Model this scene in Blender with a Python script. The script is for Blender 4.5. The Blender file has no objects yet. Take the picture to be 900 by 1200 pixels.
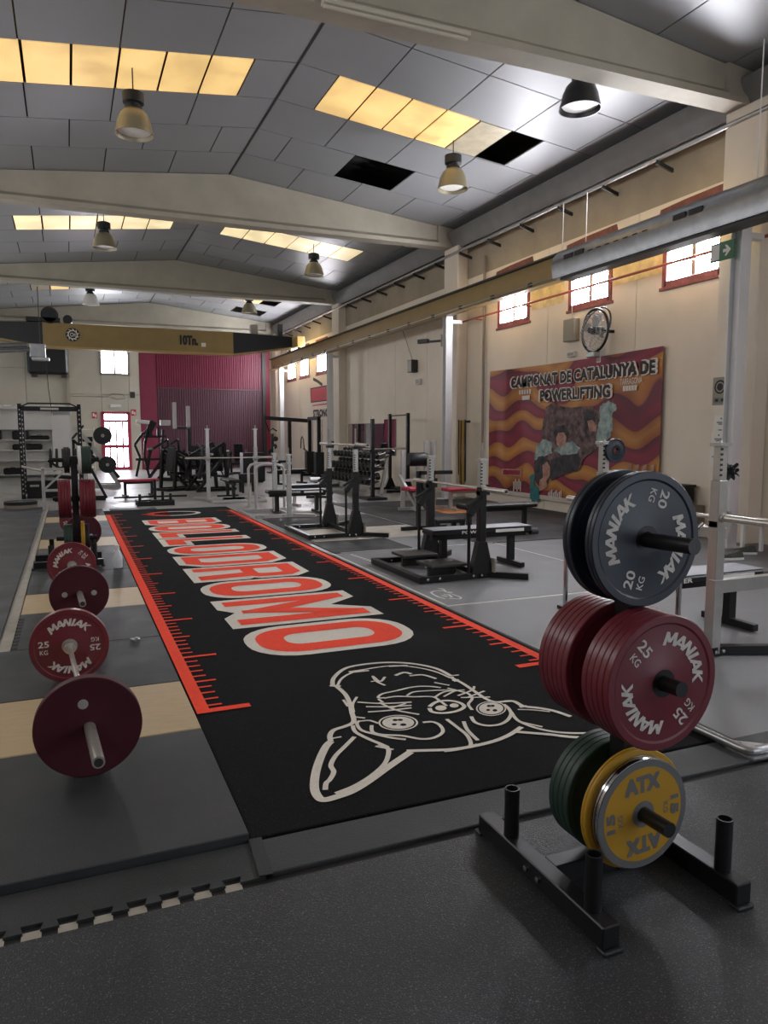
import bpy, math, random
from mathutils import Matrix, Vector, Euler
random.seed(7)
PI = math.pi
scene = bpy.context.scene
COL = scene.collection
R_ = math.radians

# ------------------------------------------------------------------ camera
FOC, VPX, VPY, CAMH = 870.0, 80.0, 508.0, 1.56       # focal length in pixels, vanishing point of the hall axis, eye height
_d = Vector((VPX-450, VPY-600, FOC)).normalized()
_u = Vector((0, -_d.z, _d.y)).normalized()
_x = _d.cross(_u)
if _x.x < 0: _x = -_x
def _toworld(v): return Vector((_x.dot(v), _d.dot(v), _u.dot(v)))
_r, _up, _bk = _toworld(Vector((1,0,0))), _toworld(Vector((0,-1,0))), _toworld(Vector((0,0,-1)))
cam_data = bpy.data.cameras.new('camera')
cam = bpy.data.objects.new('camera', cam_data)
COL.objects.link(cam)
cam.matrix_world = Matrix(((_r.x,_up.x,_bk.x,0),(_r.y,_up.y,_bk.y,0),(_r.z,_up.z,_bk.z,CAMH),(0,0,0,1)))
cam_data.sensor_fit = 'VERTICAL'; cam_data.sensor_height = 36.0
cam_data.lens = FOC/1200*36
cam_data.clip_start = 0.05; cam_data.clip_end = 200
scene.camera = cam
def ray(px, py): return _toworld(Vector((px-450, py-600, FOC)))
def on_z(px, py, z=0.0):
    r = ray(px, py); t = (z-CAMH)/r.z; return Vector((r.x*t, r.y*t, z))
def on_x(px, py, x):
    r = ray(px, py); t = x/r.x; return Vector((x, r.y*t, CAMH+r.z*t))

# ------------------------------------------------------------------ world, light, exposure
world = bpy.data.worlds.new('world'); scene.world = world
world.use_nodes = True
world.node_tree.nodes['Background'].inputs[0].default_value = (0.75, 0.85, 1.0, 1)
world.node_tree.nodes['Background'].inputs[1].default_value = 1.0
scene.view_settings.view_transform = 'Standard'
scene.view_settings.look = 'None'
scene.view_settings.exposure = 0.12
scene.view_settings.gamma = 1.0
scene.view_settings.use_curve_mapping = False
WINDOW_POWER, SKY_PANE_POWER, DOOR_POWER = 64.0, 0.8, 24.0
def area_light(name, loc, rot, sx, sy, power, color):
    l = bpy.data.lights.new(name, 'AREA'); l.shape = 'RECTANGLE'; l.size = sx; l.size_y = sy
    l.energy = power; l.color = color
    o = bpy.data.objects.new(name, l); COL.objects.link(o); o.location = loc; o.rotation_euler = rot
    return o
# added fill light at an assumed, unseen gate opening behind the camera
area_light('rear_fill', (5.6, -3.9, 2.2), (R_(90), 0, 0), 5.0, 4.0, 70, (0.86, 0.93, 1.0))
# added fill light along an assumed window strip in the unseen left wall
area_light('left_fill', (-3.5, 13.0, 4.4), (0, R_(-90), 0), 1.2, 26, 320, (1.0, 0.97, 0.94))

# ------------------------------------------------------------------ materials
def lin(c):
    c /= 255.0
    return c/12.92 if c <= 0.04045 else ((c+0.055)/1.055)**2.4
def rgb(h):
    if isinstance(h, str):
        h = h.lstrip('#'); return tuple(lin(int(h[i:i+2], 16)) for i in (0, 2, 4))
    return h
MATS = {}
def mat(name, col, rough=0.6, metal=0.0, var=0.0, scale=6.0, bump=0.0, bscale=None, col2=None, spec=0.5, coords='Object', detail=4, rvar=0.0, stretch=None):
    m = bpy.data.materials.new(name); m.use_nodes = True; MATS[name] = m
    nt = m.node_tree; b = nt.nodes['Principled BSDF']
    c = rgb(col)
    b.inputs['Base Color'].default_value = (*c, 1)
    b.inputs['Roughness'].default_value = rough; b.inputs['Metallic'].default_value = metal
    b.inputs['Specular IOR Level'].default_value = spec
    if var or col2 or bump or rvar:
        tc = nt.nodes.new('ShaderNodeTexCoord') if coords != 'World' else nt.nodes.new('ShaderNodeNewGeometry')
        out = tc.outputs['Position'] if coords == 'World' else tc.outputs[coords]
        if stretch:
            mp = nt.nodes.new('ShaderNodeMapping'); mp.inputs['Scale'].default_value = stretch
            nt.links.new(out, mp.inputs['Vector']); out = mp.outputs['Vector']
        n = nt.nodes.new('ShaderNodeTexNoise'); n.inputs['Scale'].default_value = scale; n.inputs['Detail'].default_value = detail
        n.inputs['Roughness'].default_value = 0.6
        nt.links.new(out, n.inputs['Vector'])
        if var or col2:
            rp = nt.nodes.new('ShaderNodeValToRGB')
            a = c; d = rgb(col2) if col2 else tuple(min(1, x*(1+var)) for x in c)
            if not col2: a = tuple(x*(1-var) for x in c)
            rp.color_ramp.elements[0].position = 0.33; rp.color_ramp.elements[1].position = 0.67
            rp.color_ramp.elements[0].color = (*a, 1); rp.color_ramp.elements[1].color = (*d, 1)
            nt.links.new(n.outputs['Fac'], rp.inputs['Fac']); nt.links.new(rp.outputs['Color'], b.inputs['Base Color'])
        if rvar:
            mr = nt.nodes.new('ShaderNodeMapRange'); mr.inputs['To Min'].default_value = max(0.02, rough-rvar); mr.inputs['To Max'].default_value = min(1, rough+rvar)
            mr.inputs['From Min'].default_value = 0.3; mr.inputs['From Max'].default_value = 0.7
            nt.links.new(n.outputs['Fac'], mr.inputs['Value']); nt.links.new(mr.outputs['Result'], b.inputs['Roughness'])
        if bump:
            n2 = nt.nodes.new('ShaderNodeTexNoise'); n2.inputs['Scale'].default_value = bscale or scale*8; n2.inputs['Detail'].default_value = 3
            nt.links.new(out, n2.inputs['Vector'])
            bp = nt.nodes.new('ShaderNodeBump'); bp.inputs['Strength'].default_value = bump; bp.inputs['Distance'].default_value = 0.01
            nt.links.new(n2.outputs['Fac'], bp.inputs['Height']); nt.links.new(bp.outputs['Normal'], b.inputs['Normal'])
    return m
def emit(name, col, strength, grime=0):
    m = bpy.data.materials.new(name); m.use_nodes = True; MATS[name] = m
    nt = m.node_tree; b = nt.nodes['Principled BSDF']
    b.inputs['Base Color'].default_value = (*rgb(col), 1)
    b.inputs['Emission Color'].default_value = (*rgb(col), 1); b.inputs['Emission Strength'].default_value = strength
    b.inputs['Roughness'].default_value = 0.4
    if grime:                                        # uneven dusty translucent sheet: the daylight behind comes through unevenly
        g = nt.nodes.new('ShaderNodeNewGeometry'); n = nt.nodes.new('ShaderNodeTexNoise'); n.inputs['Scale'].default_value = grime; n.inputs['Detail'].default_value = 3
        nt.links.new(g.outputs['Position'], n.inputs['Vector'])
        mr = nt.nodes.new('ShaderNodeMapRange'); mr.inputs['From Min'].default_value = 0.35; mr.inputs['From Max'].default_value = 0.65
        mr.inputs['To Min'].default_value = strength*0.62; mr.inputs['To Max'].default_value = strength*1.06
        nt.links.new(n.outputs['Fac'], mr.inputs['Value']); nt.links.new(mr.outputs['Result'], b.inputs['Emission Strength'])
    return m
def speckle(name, base, base2, dot, dens=0.62, scale=160, rough=0.75, spec=0.3):
    """granulated rubber: dark base with fine light crumbs"""
    m = mat(name, base, rough, var=0.0, col2=base2, scale=1.7, bump=0.35, bscale=220, coords='World', rvar=0.12, spec=spec)
    nt = m.node_tree; b = nt.nodes['Principled BSDF']
    g = nt.nodes.new('ShaderNodeNewGeometry')
    v = nt.nodes.new('ShaderNodeTexNoise'); v.inputs['Scale'].default_value = scale; v.inputs['Detail'].default_value = 2
    nt.links.new(g.outputs['Position'], v.inputs['Vector'])
    rp = nt.nodes.new('ShaderNodeValToRGB'); rp.color_ramp.elements[0].position = dens; rp.color_ramp.elements[1].position = dens+0.08
    nt.links.new(v.outputs['Fac'], rp.inputs['Fac'])
    mx = nt.nodes.new('ShaderNodeMix'); mx.data_type = 'RGBA'
    src = b.inputs['Base Color'].links[0].from_socket
    nt.links.new(src, mx.inputs['A']); mx.inputs['B'].default_value = (*rgb(dot), 1)
    nt.links.new(rp.outputs['Color'], mx.inputs['Factor']); nt.links.new(mx.outputs['Result'], b.inputs['Base Color'])
    return m

speckle('rubber_floor', '#2c2e31', '#393b3e', '#66696d', 0.6, 190, 0.42)
speckle('rubber_mat', '#303234', '#3b3e40', '#5a5d60', 0.72, 120, 0.5)
speckle('rubber_dark', '#2a2b2d', '#353639', '#55575a', 0.72, 120, 0.55)
speckle('rubber_grey', '#6f7074', '#7c7d80', '#9a9b9d', 0.70, 120, 0.5)
speckle('turf', '#161618', '#1c1c1e', '#4b4b4d', 0.66, 210, 0.95, 0.08)
mat('concrete_floor', '#8b8a87', 0.4, var=0.14, scale=1.2, coords='World', bump=0.08, bscale=40, rvar=0.12)
mat('concrete_strip', '#a29d92', 0.6, var=0.15, scale=5, coords='World')
mat('plywood', '#b39d7a', 0.5, var=0.07, scale=9, stretch=(1, 8, 1), coords='World', bump=0.05)
mat('line_white', '#c9c8c4', 0.6, var=0.12, scale=12)
mat('turf_red', '#f0401c', 0.85, var=0.1, scale=60, bump=0.3, bscale=300)
mat('turf_white', '#d6d0c6', 0.9, var=0.06, scale=60, bump=0.3, bscale=300)
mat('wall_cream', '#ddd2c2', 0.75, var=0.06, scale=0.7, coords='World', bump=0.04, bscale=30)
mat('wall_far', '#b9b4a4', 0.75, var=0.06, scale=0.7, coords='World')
mat('wall_seam', '#a59d8c', 0.8)
mat('stain_red', '#6f443c', 0.8, var=0.25, scale=9)
mat('wall_sun_glow', '#d6c496', 0.8, var=0.2, scale=5)  # cream wall with sun glow put into the colour
mat('beam_concrete', '#a09a8b', 0.7, var=0.08, scale=1.6, coords='World')
mat('tile_grey', '#888a8c', 0.42, var=0.03, scale=0.9, coords='World', bump=0.04, bscale=90, spec=1.0)
mat('tile_back', '#141414', 0.9)
mat('cavity', '#1b1a19', 0.9)
mat('steel_gutter', '#6d6c6a', 0.5, var=0.1, scale=3)
mat('galv', '#a9aaab', 0.32, metal=0.85, var=0.1, scale=14)
mat('foil', '#95979b', 0.34, metal=0.9, var=0.12, scale=5, bump=0.2, bscale=14)
mat('dark_steel', '#3b3a39', 0.5, metal=0.4)
mat('post_white', '#cfd0d2', 0.4, var=0.04, scale=3)
mat('crane_yellow', '#8b7444', 0.45, var=0.08, scale=2)
mat('crane_yellow_light', '#a98c52', 0.45)
mat('crane_black', '#17181c', 0.5)
mat('rust_red', '#8c4a43', 0.55)
mat('window_red', '#7f4746', 0.6, var=0.3, scale=7)
mat('frame_grey', '#8d8479', 0.6)
emit('daylight', '#f4f7ff', WINDOW_POWER)
emit('door_light', '#f2f0ff', DOOR_POWER*0.55)
emit('sky_amber', '#ecc681', SKY_PANE_POWER, 1.3)
emit('sky_pale', '#fbe6b4', SKY_PANE_POWER*1.05, 2.0)
mat('sky_dull', '#b3a88e', 0.4, var=0.15, scale=4)
mat('gate_maroon', '#74203a', 0.5, var=0.07, scale=2, coords='World')
mat('gate_plum', '#573340', 0.5, var=0.07, scale=2, coords='World')
mat('gate_crimson', '#8f1c3c', 0.5)
mat('door_red', '#a5304a', 0.5)
mat('white_paint', '#d9d8d6', 0.5, var=0.03, scale=2)
mat('black_paint', '#121214', 0.38, spec=0.35)
mat('black_satin', '#18181a', 0.36, spec=0.4)
mat('black_rubber', '#17181a', 0.55, var=0.15, scale=12)
mat('black_vinyl', '#151619', 0.42, spec=0.35)
mat('grey_vinyl', '#8f929c', 0.4)
mat('red_vinyl', '#a02a40', 0.45)
mat('silver', '#b4b3b0', 0.32, metal=0.75, var=0.06, scale=10)
mat('silver_paint', '#aaa8a6', 0.4, metal=0.3, var=0.05, scale=8)
mat('chrome', '#c9c9cb', 0.14, metal=1.0)
mat('bar_steel', '#c6c3bd', 0.3, metal=0.7, var=0.08, scale=30)
mat('wall_raw', '#9d9280', 0.8, var=0.12, scale=1.3, coords='World')
mat('plate_red', '#68242f', 0.34, var=0.06, scale=9, bump=0.04, bscale=120)
mat('plate_red_shaded', '#471e27', 0.55, spec=0.2, var=0.06, scale=9)  # plate red darkened: shade of the unlit face put into the colour
mat('plate_navy', '#1c2230', 0.4, var=0.1, scale=9, bump=0.05, bscale=120)
mat('plate_green', '#24382f', 0.5)
mat('plate_yellow', '#b08620', 0.5, var=0.05, scale=9)
mat('plate_yellow_face', '#b3871f', 0.5, var=0.04, scale=9)
mat('letter_white', '#c9c5c0', 0.7, var=0.14, scale=45)
mat('letter_grey', '#6f6f70', 0.5, metal=0.3)
mat('letter_black', '#19181a', 0.6)
mat('print_grey', '#77746f', 0.7)
mat('paper', '#d9d6d0', 0.7)
mat('sign_green', '#3f6b4a', 0.5)
mat('sign_olive', '#8a8678', 0.5)
mat('sign_red', '#b8333f', 0.5)
mat('lamp_shade', '#8f866e', 0.35, metal=0.2)
mat('lamp_shade_dark', '#2f2f30', 0.35, metal=0.3)
mat('tube_old', '#b8b3a4', 0.5)
mat('lamp_inner', '#e4e2db', 0.4)
mat('sneaker', '#43443f', 0.7, var=0.3, scale=30)
mat('band_yellow', '#a5843a', 0.7)
mat('band_black', '#242322', 0.7)
mat('orange_rubber', '#b0713e', 0.6, var=0.15, scale=6)
mat('bottle_plastic', '#cfd3d8', 0.2)
mat('mirror', '#d8d8da', 0.03, metal=1.0)
mat('banner_hem', '#bfb7ad', 0.7)
mat('print_teal', '#5d7474', 0.8, col2='#a9bab6', scale=6, detail=8)
mat('print_tealdark', '#2c6d70', 0.8, var=0.2, scale=9)
mat('print_black', '#232226', 0.8, col2='#4a464c', scale=6, detail=8)
mat('print_brown', '#2c2629', 0.8, col2='#80696a', scale=7, detail=10)
mat('print_skin', '#8d6a5e', 0.8, col2='#bd9484', scale=9, detail=6)
mat('print_white', '#d7cdc4', 0.8)

def banner_material():
    m = bpy.data.materials.new('banner_print'); m.use_nodes = True; MATS['banner_print'] = m
    nt = m.node_tree; b = nt.nodes['Principled BSDF']; b.inputs['Roughness'].default_value = 0.55
    tc = nt.nodes.new('ShaderNodeNewGeometry'); sp = nt.nodes.new('ShaderNodeSeparateXYZ'); nt.links.new(tc.outputs['Position'], sp.inputs[0])
    n = nt.nodes.new('ShaderNodeTexNoise'); n.inputs['Scale'].default_value = 0.62; n.inputs['Detail'].default_value = 1.0; nt.links.new(tc.outputs['Position'], n.inputs['Vector'])
    a = nt.nodes.new('ShaderNodeMath'); a.operation = 'MULTIPLY_ADD'; a.inputs[1].default_value = 1.7; nt.links.new(n.outputs['Fac'], a.inputs[0]); nt.links.new(sp.outputs['Z'], a.inputs[2])
    w = nt.nodes.new('ShaderNodeMath'); w.operation = 'MULTIPLY'; w.inputs[1].default_value = 1/0.62; nt.links.new(a.outputs[0], w.inputs[0])
    f = nt.nodes.new('ShaderNodeMath'); f.operation = 'FRACT'; nt.links.new(w.outputs[0], f.inputs[0])
    rp = nt.nodes.new('ShaderNodeValToRGB'); e = rp.color_ramp.elements
    e[0].position = 0.0; e[0].color = (*rgb('#a35e30'), 1); e[1].position = 0.99; e[1].color = (*rgb('#a35e30'), 1)
    for p, c in ((0.25, '#b98440'), (0.46, '#a86830'), (0.49, '#742236'), (0.74, '#86233a'), (0.96, '#5f2436')):
        q = e.new(p); q.color = (*rgb(c), 1)
    nt.links.new(f.outputs[0], rp.inputs['Fac'])
    n2 = nt.nodes.new('ShaderNodeTexNoise'); n2.inputs['Scale'].default_value = 0.9; n2.inputs['Detail'].default_value = 2; nt.links.new(tc.outputs['Position'], n2.inputs['Vector'])
    r2 = nt.nodes.new('ShaderNodeValToRGB'); r2.color_ramp.elements[0].position = 0.5; r2.color_ramp.elements[1].position = 0.72
    r2.color_ramp.elements[0].color = (1, 1, 1, 1); r2.color_ramp.elements[1].color = (0.55, 0.42, 0.48, 1); nt.links.new(n2.outputs['Fac'], r2.inputs['Fac'])
    mx = nt.nodes.new('ShaderNodeMix'); mx.data_type = 'RGBA'; mx.blend_type = 'MULTIPLY'; mx.inputs['Factor'].default_value = 1
    nt.links.new(rp.outputs['Color'], mx.inputs['A']); nt.links.new(r2.outputs['Color'], mx.inputs['B'])
    nt.links.new(mx.outputs['Result'], b.inputs['Base Color'])
banner_material()

# ------------------------------------------------------------------ geometry helpers
class MB:
    """collects shapes; build() links them as ONE mesh object"""
    def __init__(s): s.v, s.f = [], []
    def add(s, vs, fs, M=None):
        o = len(s.v)
        s.v += [tuple(M @ Vector(p)) if M else tuple(p) for p in vs]
        s.f += [tuple(i+o for i in f) for f in fs]
        return s
    def box(s, c, d, rot=None, b=0.0):
        x, y, z = d[0]/2, d[1]/2, d[2]/2
        M = Matrix.Translation(c)
        if rot is not None: M = M @ Euler(rot).to_matrix().to_4x4()
        if b <= 0:
            vs = [(i*x, j*y, k*z) for i in (-1,1) for j in (-1,1) for k in (-1,1)]
            fs = [(0,1,3,2),(4,6,7,5),(0,4,5,1),(2,3,7,6),(0,2,6,4),(1,5,7,3)]
        else:
            b = min(b, x*0.9, y*0.9, z*0.9)
            ring = lambda zz, q: [(-x+q,-y,zz),(x-q,-y,zz),(x,-y+q,zz),(x,y-q,zz),(x-q,y,zz),(-x+q,y,zz),(-x,y-q,zz),(-x,-y+q,zz)]
            inr = lambda zz: [(-x+b,-y+b,zz),(x-b,-y+b,zz),(x-b,-y+b,zz),(x-b,y-b,zz),(x-b,y-b,zz),(-x+b,y-b,zz),(-x+b,y-b,zz),(-x+b,-y+b,zz)]
            vs = inr(-z)+ring(-z+b, b)+ring(z-b, b)+inr(z)
            fs = []
            for L in range(3):
                for i in range(8):
                    j = (i+1) % 8; fs.append((L*8+i, L*8+j, (L+1)*8+j, (L+1)*8+i))
            fs += [(7,5,3,1), (24+1,24+3,24+5,24+7)]
        return s.add(vs, fs, M)
    def bb(s, x0, x1, y0, y1, z0, z1, b=0.0): return s.box(((x0+x1)/2,(y0+y1)/2,(z0+z1)/2), (abs(x1-x0),abs(y1-y0),abs(z1-z0)), b=b)
    def _frame(s, p0, p1):
        p0, p1 = Vector(p0), Vector(p1); d = (p1-p0); L = d.length; d.normalize()
        up = Vector((0,0,1)) if abs(d.z) < 0.95 else Vector((0,1,0))
        a = up.cross(d).normalized(); c = d.cross(a)
        return p0, p1, d, a, c, L
    def bar(s, p0, p1, w=0.06, h=None):
        """rectangular tube from p0 to p1, w across, h up"""
        h = h or w; p0, p1, d, a, c, L = s._frame(p0, p1)
        vs = [q+a*i*w/2+c*j*h/2 for q in (p0, p1) for i, j in ((-1,-1),(1,-1),(1,1),(-1,1))]
        return s.add(vs, [(0,1,2,3)[::-1],(4,5,6,7),(0,1,5,4),(1,2,6,5),(2,3,7,6),(3,0,4,7)])
    def tube(s, p0, p1, r=0.02, n=12, r2=None, cap=True):
        r2 = r if r2 is None else r2; p0, p1, d, a, c, L = s._frame(p0, p1)
        vs = [q+(a*math.cos(2*PI*k/n)+c*math.sin(2*PI*k/n))*rr for q, rr in ((p0,r),(p1,r2)) for k in range(n)]
        fs = [(k,(k+1)%n,n+(k+1)%n,n+k) for k in range(n)]
        if cap: fs += [tuple(range(n))[::-1], tuple(range(n,2*n))]
        return s.add(vs, fs)
    def path(s, pts, r=0.02, n=8, closed=False):
        pts = [Vector(p) for p in pts]; N = len(pts); rings = []
        a = None
        for i, p in enumerate(pts):
            if closed: d = (pts[(i+1)%N]-pts[i-1]).normalized()
            else: d = (pts[min(i+1,N-1)]-pts[max(i-1,0)]).normalized()
            if a is None:
                up = Vector((0,0,1)) if abs(d.z) < 0.9 else Vector((1,0,0)); a = up.cross(d).normalized()
            else:
                a = (a-d*a.dot(d)).normalized()
            c = d.cross(a)
            rings += [p+(a*math.cos(2*PI*k/n)+c*math.sin(2*PI*k/n))*r for k in range(n)]
        fs = []
        for i in range(N if closed else N-1):
            j = (i+1) % N
            fs += [(i*n+k, i*n+(k+1)%n, j*n+(k+1)%n, j*n+k) for k in range(n)]
        if not closed: fs += [tuple(range(n))[::-1], tuple((N-1)*n+k for k in range(n))]
        return s.add(rings, fs)
    def lathe(s, prof, n=32, M=None, close=True):
        """profile of (radius, height) turned around local Z"""
        vs, fs = [], []
        for r, z in prof: vs += [(r*math.cos(2*PI*k/n), r*math.sin(2*PI*k/n), z) for k in range(n)]
        P = len(prof)
        for i in range(P if close else P-1):
            j = (i+1) % P
            fs += [(i*n+k, i*n+(k+1)%n, j*n+(k+1)%n, j*n+k) for k in range(n)]
        return s.add(vs, fs, M)
    def prism(s, poly, z0, z1, M=None):
        n = len(poly); vs = [(x,y,z0) for x,y in poly]+[(x,y,z1) for x,y in poly]
        fs = [tuple(range(n))[::-1], tuple(range(n,2*n))]+[(k,(k+1)%n,n+(k+1)%n,n+k) for k in range(n)]
        return s.add(vs, fs, M)
    def ring(s, outer, inner, z=0.0, M=None):
        n = len(outer)
        return s.add([(x,y,z) for x,y in outer]+[(x,y,z) for x,y in inner], [(k,(k+1)%n,n+(k+1)%n,n+k) for k in range(n)], M)
    def flat(s, poly, z=0.0, M=None): return s.add([(x,y,z) for x,y in poly], [tuple(range(len(poly)))], M)
    def ribbon(s, pts, w, z=0.0, M=None):
        """flat stroke of width w along 2D points"""
        pts = [Vector((p[0],p[1])) for p in pts]; N = len(pts); L = []
        for i, p in enumerate(pts):
            d = (pts[min(i+1,N-1)]-pts[max(i-1,0)])
            if d.length < 1e-9: d = Vector((1,0))
            d.normalize(); q = Vector((-d.y,d.x))*w/2
            L.append(((p+q).x,(p+q).y,z)); L.append(((p-q).x,(p-q).y,z))
        return s.add(L, [(2*i,2*i+1,2*i+3,2*i+2) for i in range(N-1)], M)
    def build(s, name, material, parent=None, loc=None, rot=None, angle=32):
        me = bpy.data.meshes.new(name); me.from_pydata(s.v, [], s.f); me.update()
        for p in me.polygons: p.use_smooth = True
        me.set_sharp_from_angle(angle=R_(angle))
        me.materials.append(MATS[material])
        o = bpy.data.objects.new(name, me); COL.objects.link(o)
        if parent: o.parent = parent
        if loc is not None: o.location = loc
        if rot is not None: o.rotation_euler = rot
        return o
def tag(o, label=None, cat=None, group=None, kind=None):
    if label: o['label'] = label
    if cat: o['category'] = cat
    if group: o['group'] = group
    if kind: o['kind'] = kind
    return o
def thing(name, label, cat, loc=(0,0,0), rot=(0,0,0), group=None):
    o = bpy.data.objects.new(name, None); COL.objects.link(o); o.empty_display_size = 0.1
    o.location = loc; o.rotation_euler = rot
    return tag(o, label, cat, group)
def struct(o, label=None, cat=None): return tag(o, label, cat, kind='structure')
def copy_tree(o, parent=None):
    c = o.copy(); COL.objects.link(c)
    if parent: c.parent = parent
    for ch in list(o.children): copy_tree(ch, c)
    return c
def clone(o, loc, rot=None, label=None, group=None):
    c = copy_tree(o); c.location = loc
    if rot is not None: c.rotation_euler = rot
    if label: c['label'] = label
    if group: c['group'] = group
    return c
def rrect(cx, cy, w, h, r, n=6):
    r = min(r, w/2-1e-4, h/2-1e-4); pts = []
    for sx, sy, a0 in ((1,1,0),(-1,1,90),(-1,-1,180),(1,-1,270)):
        for k in range(n+1):
            a = R_(a0+90*k/n); pts.append((cx+sx*(w/2-r)+r*math.cos(a), cy+sy*(h/2-r)+r*math.sin(a)))
    return pts
_tcache = {}
def text_geo(body, bold=0.0, shear=0.0):
    """mesh of a line of text, height about 0.7 per unit size, starting at x = 0"""
    k = (body, bold, shear)
    if k not in _tcache:
        cu = bpy.data.curves.new('t', 'FONT'); cu.body = body; cu.size = 1.0; cu.offset = bold; cu.shear = shear; cu.resolution_u = 3
        ob = bpy.data.objects.new('t', cu)
        me = ob.to_mesh()
        vs = [tuple(v.co) for v in me.vertices]; fs = [tuple(p.vertices) for p in me.polygons]
        ob.to_mesh_clear(); bpy.data.objects.remove(ob); bpy.data.curves.remove(cu)
        _tcache[k] = (vs, fs)
    return _tcache[k]
STROKES = {'M':[[(0,0),(0.1,1)],[(0.1,1),(0.42,0.25)],[(0.42,0.25),(0.88,1)],[(0.88,1),(0.92,0)]],'A':[[(0,0),(0.5,1)],[(0.5,1),(0.86,0)],[(0.2,0.3),(0.74,0.3)]],
    'N':[[(0,0),(0.12,1)],[(0.12,1),(0.68,0)],[(0.68,0),(0.8,1)]],'I':[[(0.05,0),(0.2,1)]],'K':[[(0,0),(0.12,1)],[(0.08,0.45),(0.74,1)],[(0.25,0.55),(0.72,0)]]}
def stroke_arc(mb, body, radius, centre_deg, step_deg, size, M, w=0.29):
    """heavy slanted brush letters on a circle, reading clockwise; every stroke a hair above the last"""
    adv = {'M':1.2,'A':1.02,'N':1.06,'I':0.56,'K':1.0}; tot = sum(adv[c] for c in body); pos = 0.0
    for i, ch in enumerate(body):
        a = R_(centre_deg+(tot/2-pos-adv[ch]/2)*step_deg); pos += adv[ch]
        for j, st in enumerate(STROKES[ch]):
            L = M @ Matrix.Translation((radius*math.cos(a), radius*math.sin(a), 0.00015*j)) @ Matrix.Rotation(a-PI/2, 4, 'Z') @ Matrix.Scale(size, 4)
            xs = [p[0] for s_ in STROKES[ch] for p in s_]; mx = (min(xs)+max(xs))/2
            (x0, y0), (x1, y1) = st; x0 += y0*0.12-mx-0.06; x1 += y1*0.12-mx-0.06; h = w/2
            if abs(y1-y0) < 0.1: mb.add([(x0,y0-h*0.7,0),(x1,y0-h*0.7,0),(x1,y0+h*0.7,0),(x0,y0+h*0.7,0)], [(0,1,2,3)], L)
            else: mb.add([(x0-h,y0,0),(x0+h,y0,0),(x1+h,y1,0),(x1-h,y1,0)], [(0,1,2,3)], L)
def heavy_text(mb, body, M, w, h, d, n=4, bold=0.012, z=0.0004):
    """heavy line of text: copies shifted by d, each a hair above the last"""
    for k in range(n):
        a = 2*PI*k/n+PI/4; text_fit(mb, body, M @ Matrix.Translation((d*math.cos(a), d*math.sin(a), z*k)), w-2*d, h-2*d, bold)
def text_fit(mb, body, M, w, h, bold=0.0, shear=0.0, center=True):
    """text scaled to the box w x h in the local XY plane of M"""
    vs, fs = text_geo(body, bold, shear)
    xs = [v[0] for v in vs]; ys = [v[1] for v in vs]; x0, x1, y0, y1 = min(xs), max(xs), min(ys), max(ys)
    sx, sy = w/(x1-x0), h/(y1-y0)
    o = (w/2, h/2) if center else (0, 0)
    mb.add([((x-x0)*sx-o[0], (y-y0)*sy-o[1], 0) for x, y, z in vs], fs, M)
def arc_text(mb, body, radius, centre_deg, step_deg, size, M, bold=0.03, shear=0.0):
    """letters standing on a circle, reading clockwise, tops outward"""
    n = len(body)
    for i, ch in enumerate(body):
        a = R_(centre_deg-(i-(n-1)/2)*step_deg)
        vs, fs = text_geo(ch, bold, shear); xs = [v[0] for v in vs]; mx = (min(xs)+max(xs))/2
        L = Matrix.Translation((radius*math.cos(a), radius*math.sin(a), 0)) @ Matrix.Rotation(a-PI/2, 4, 'Z') @ Matrix.Scale(size, 4)
        mb.add([(x-mx, y, z) for x, y, z in vs], fs, M @ L)

# ================================================================== THE HALL
WX, FY, LX, BY = 9.0, 33.8, -3.6, -4.0            # right wall, far wall, left wall, wall behind the camera
RIDX, RIDZ, EAVX, EAVZ = 3.4, 7.08, 8.95, 6.48
SLOPE = (RIDZ-EAVZ)/(EAVX-RIDX)
def ceil_z(x): return RIDZ-SLOPE*abs(x-RIDX)
M_RIGHT = lambda y, z, x=WX-0.004: Matrix(((0,0,-1,x),(-1,0,0,y),(0,1,0,z),(0,0,0,1)))     # drawing plane on the right wall
M_FAR = lambda x, z, y=FY-0.004: Matrix(((1,0,0,x),(0,0,-1,y),(0,1,0,z),(0,0,0,1)))         # drawing plane facing the camera
M_TURF = lambda x, y, z: Matrix(((0,1,0,x),(-1,0,0,y),(0,0,1,z),(0,0,0,1)))                 # text on the turf, read from its right side

# floor: bare concrete slab, granulated rubber sheets as things on top
struct(MB().bb(LX, WX+0.3, BY, FY+0.3, -0.2, 0).build('floor', 'concrete_floor'), 'worn grey concrete floor slab of the gym hall')

def sheet(name, label, x0, x1, y0, y1, z0, z1, m, cat='mat', group=None, b=0.004):
    o = MB().bb(x0, x1, y0, y1, z0, z1, b=b).build(name, m)
    return tag(o, label, cat, group)
def sheet_poly(name, label, poly, z0, z1, m, cat='mat', group=None):
    return tag(MB().prism(poly, z0, z1).build(name, m), label, cat, group)

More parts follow.
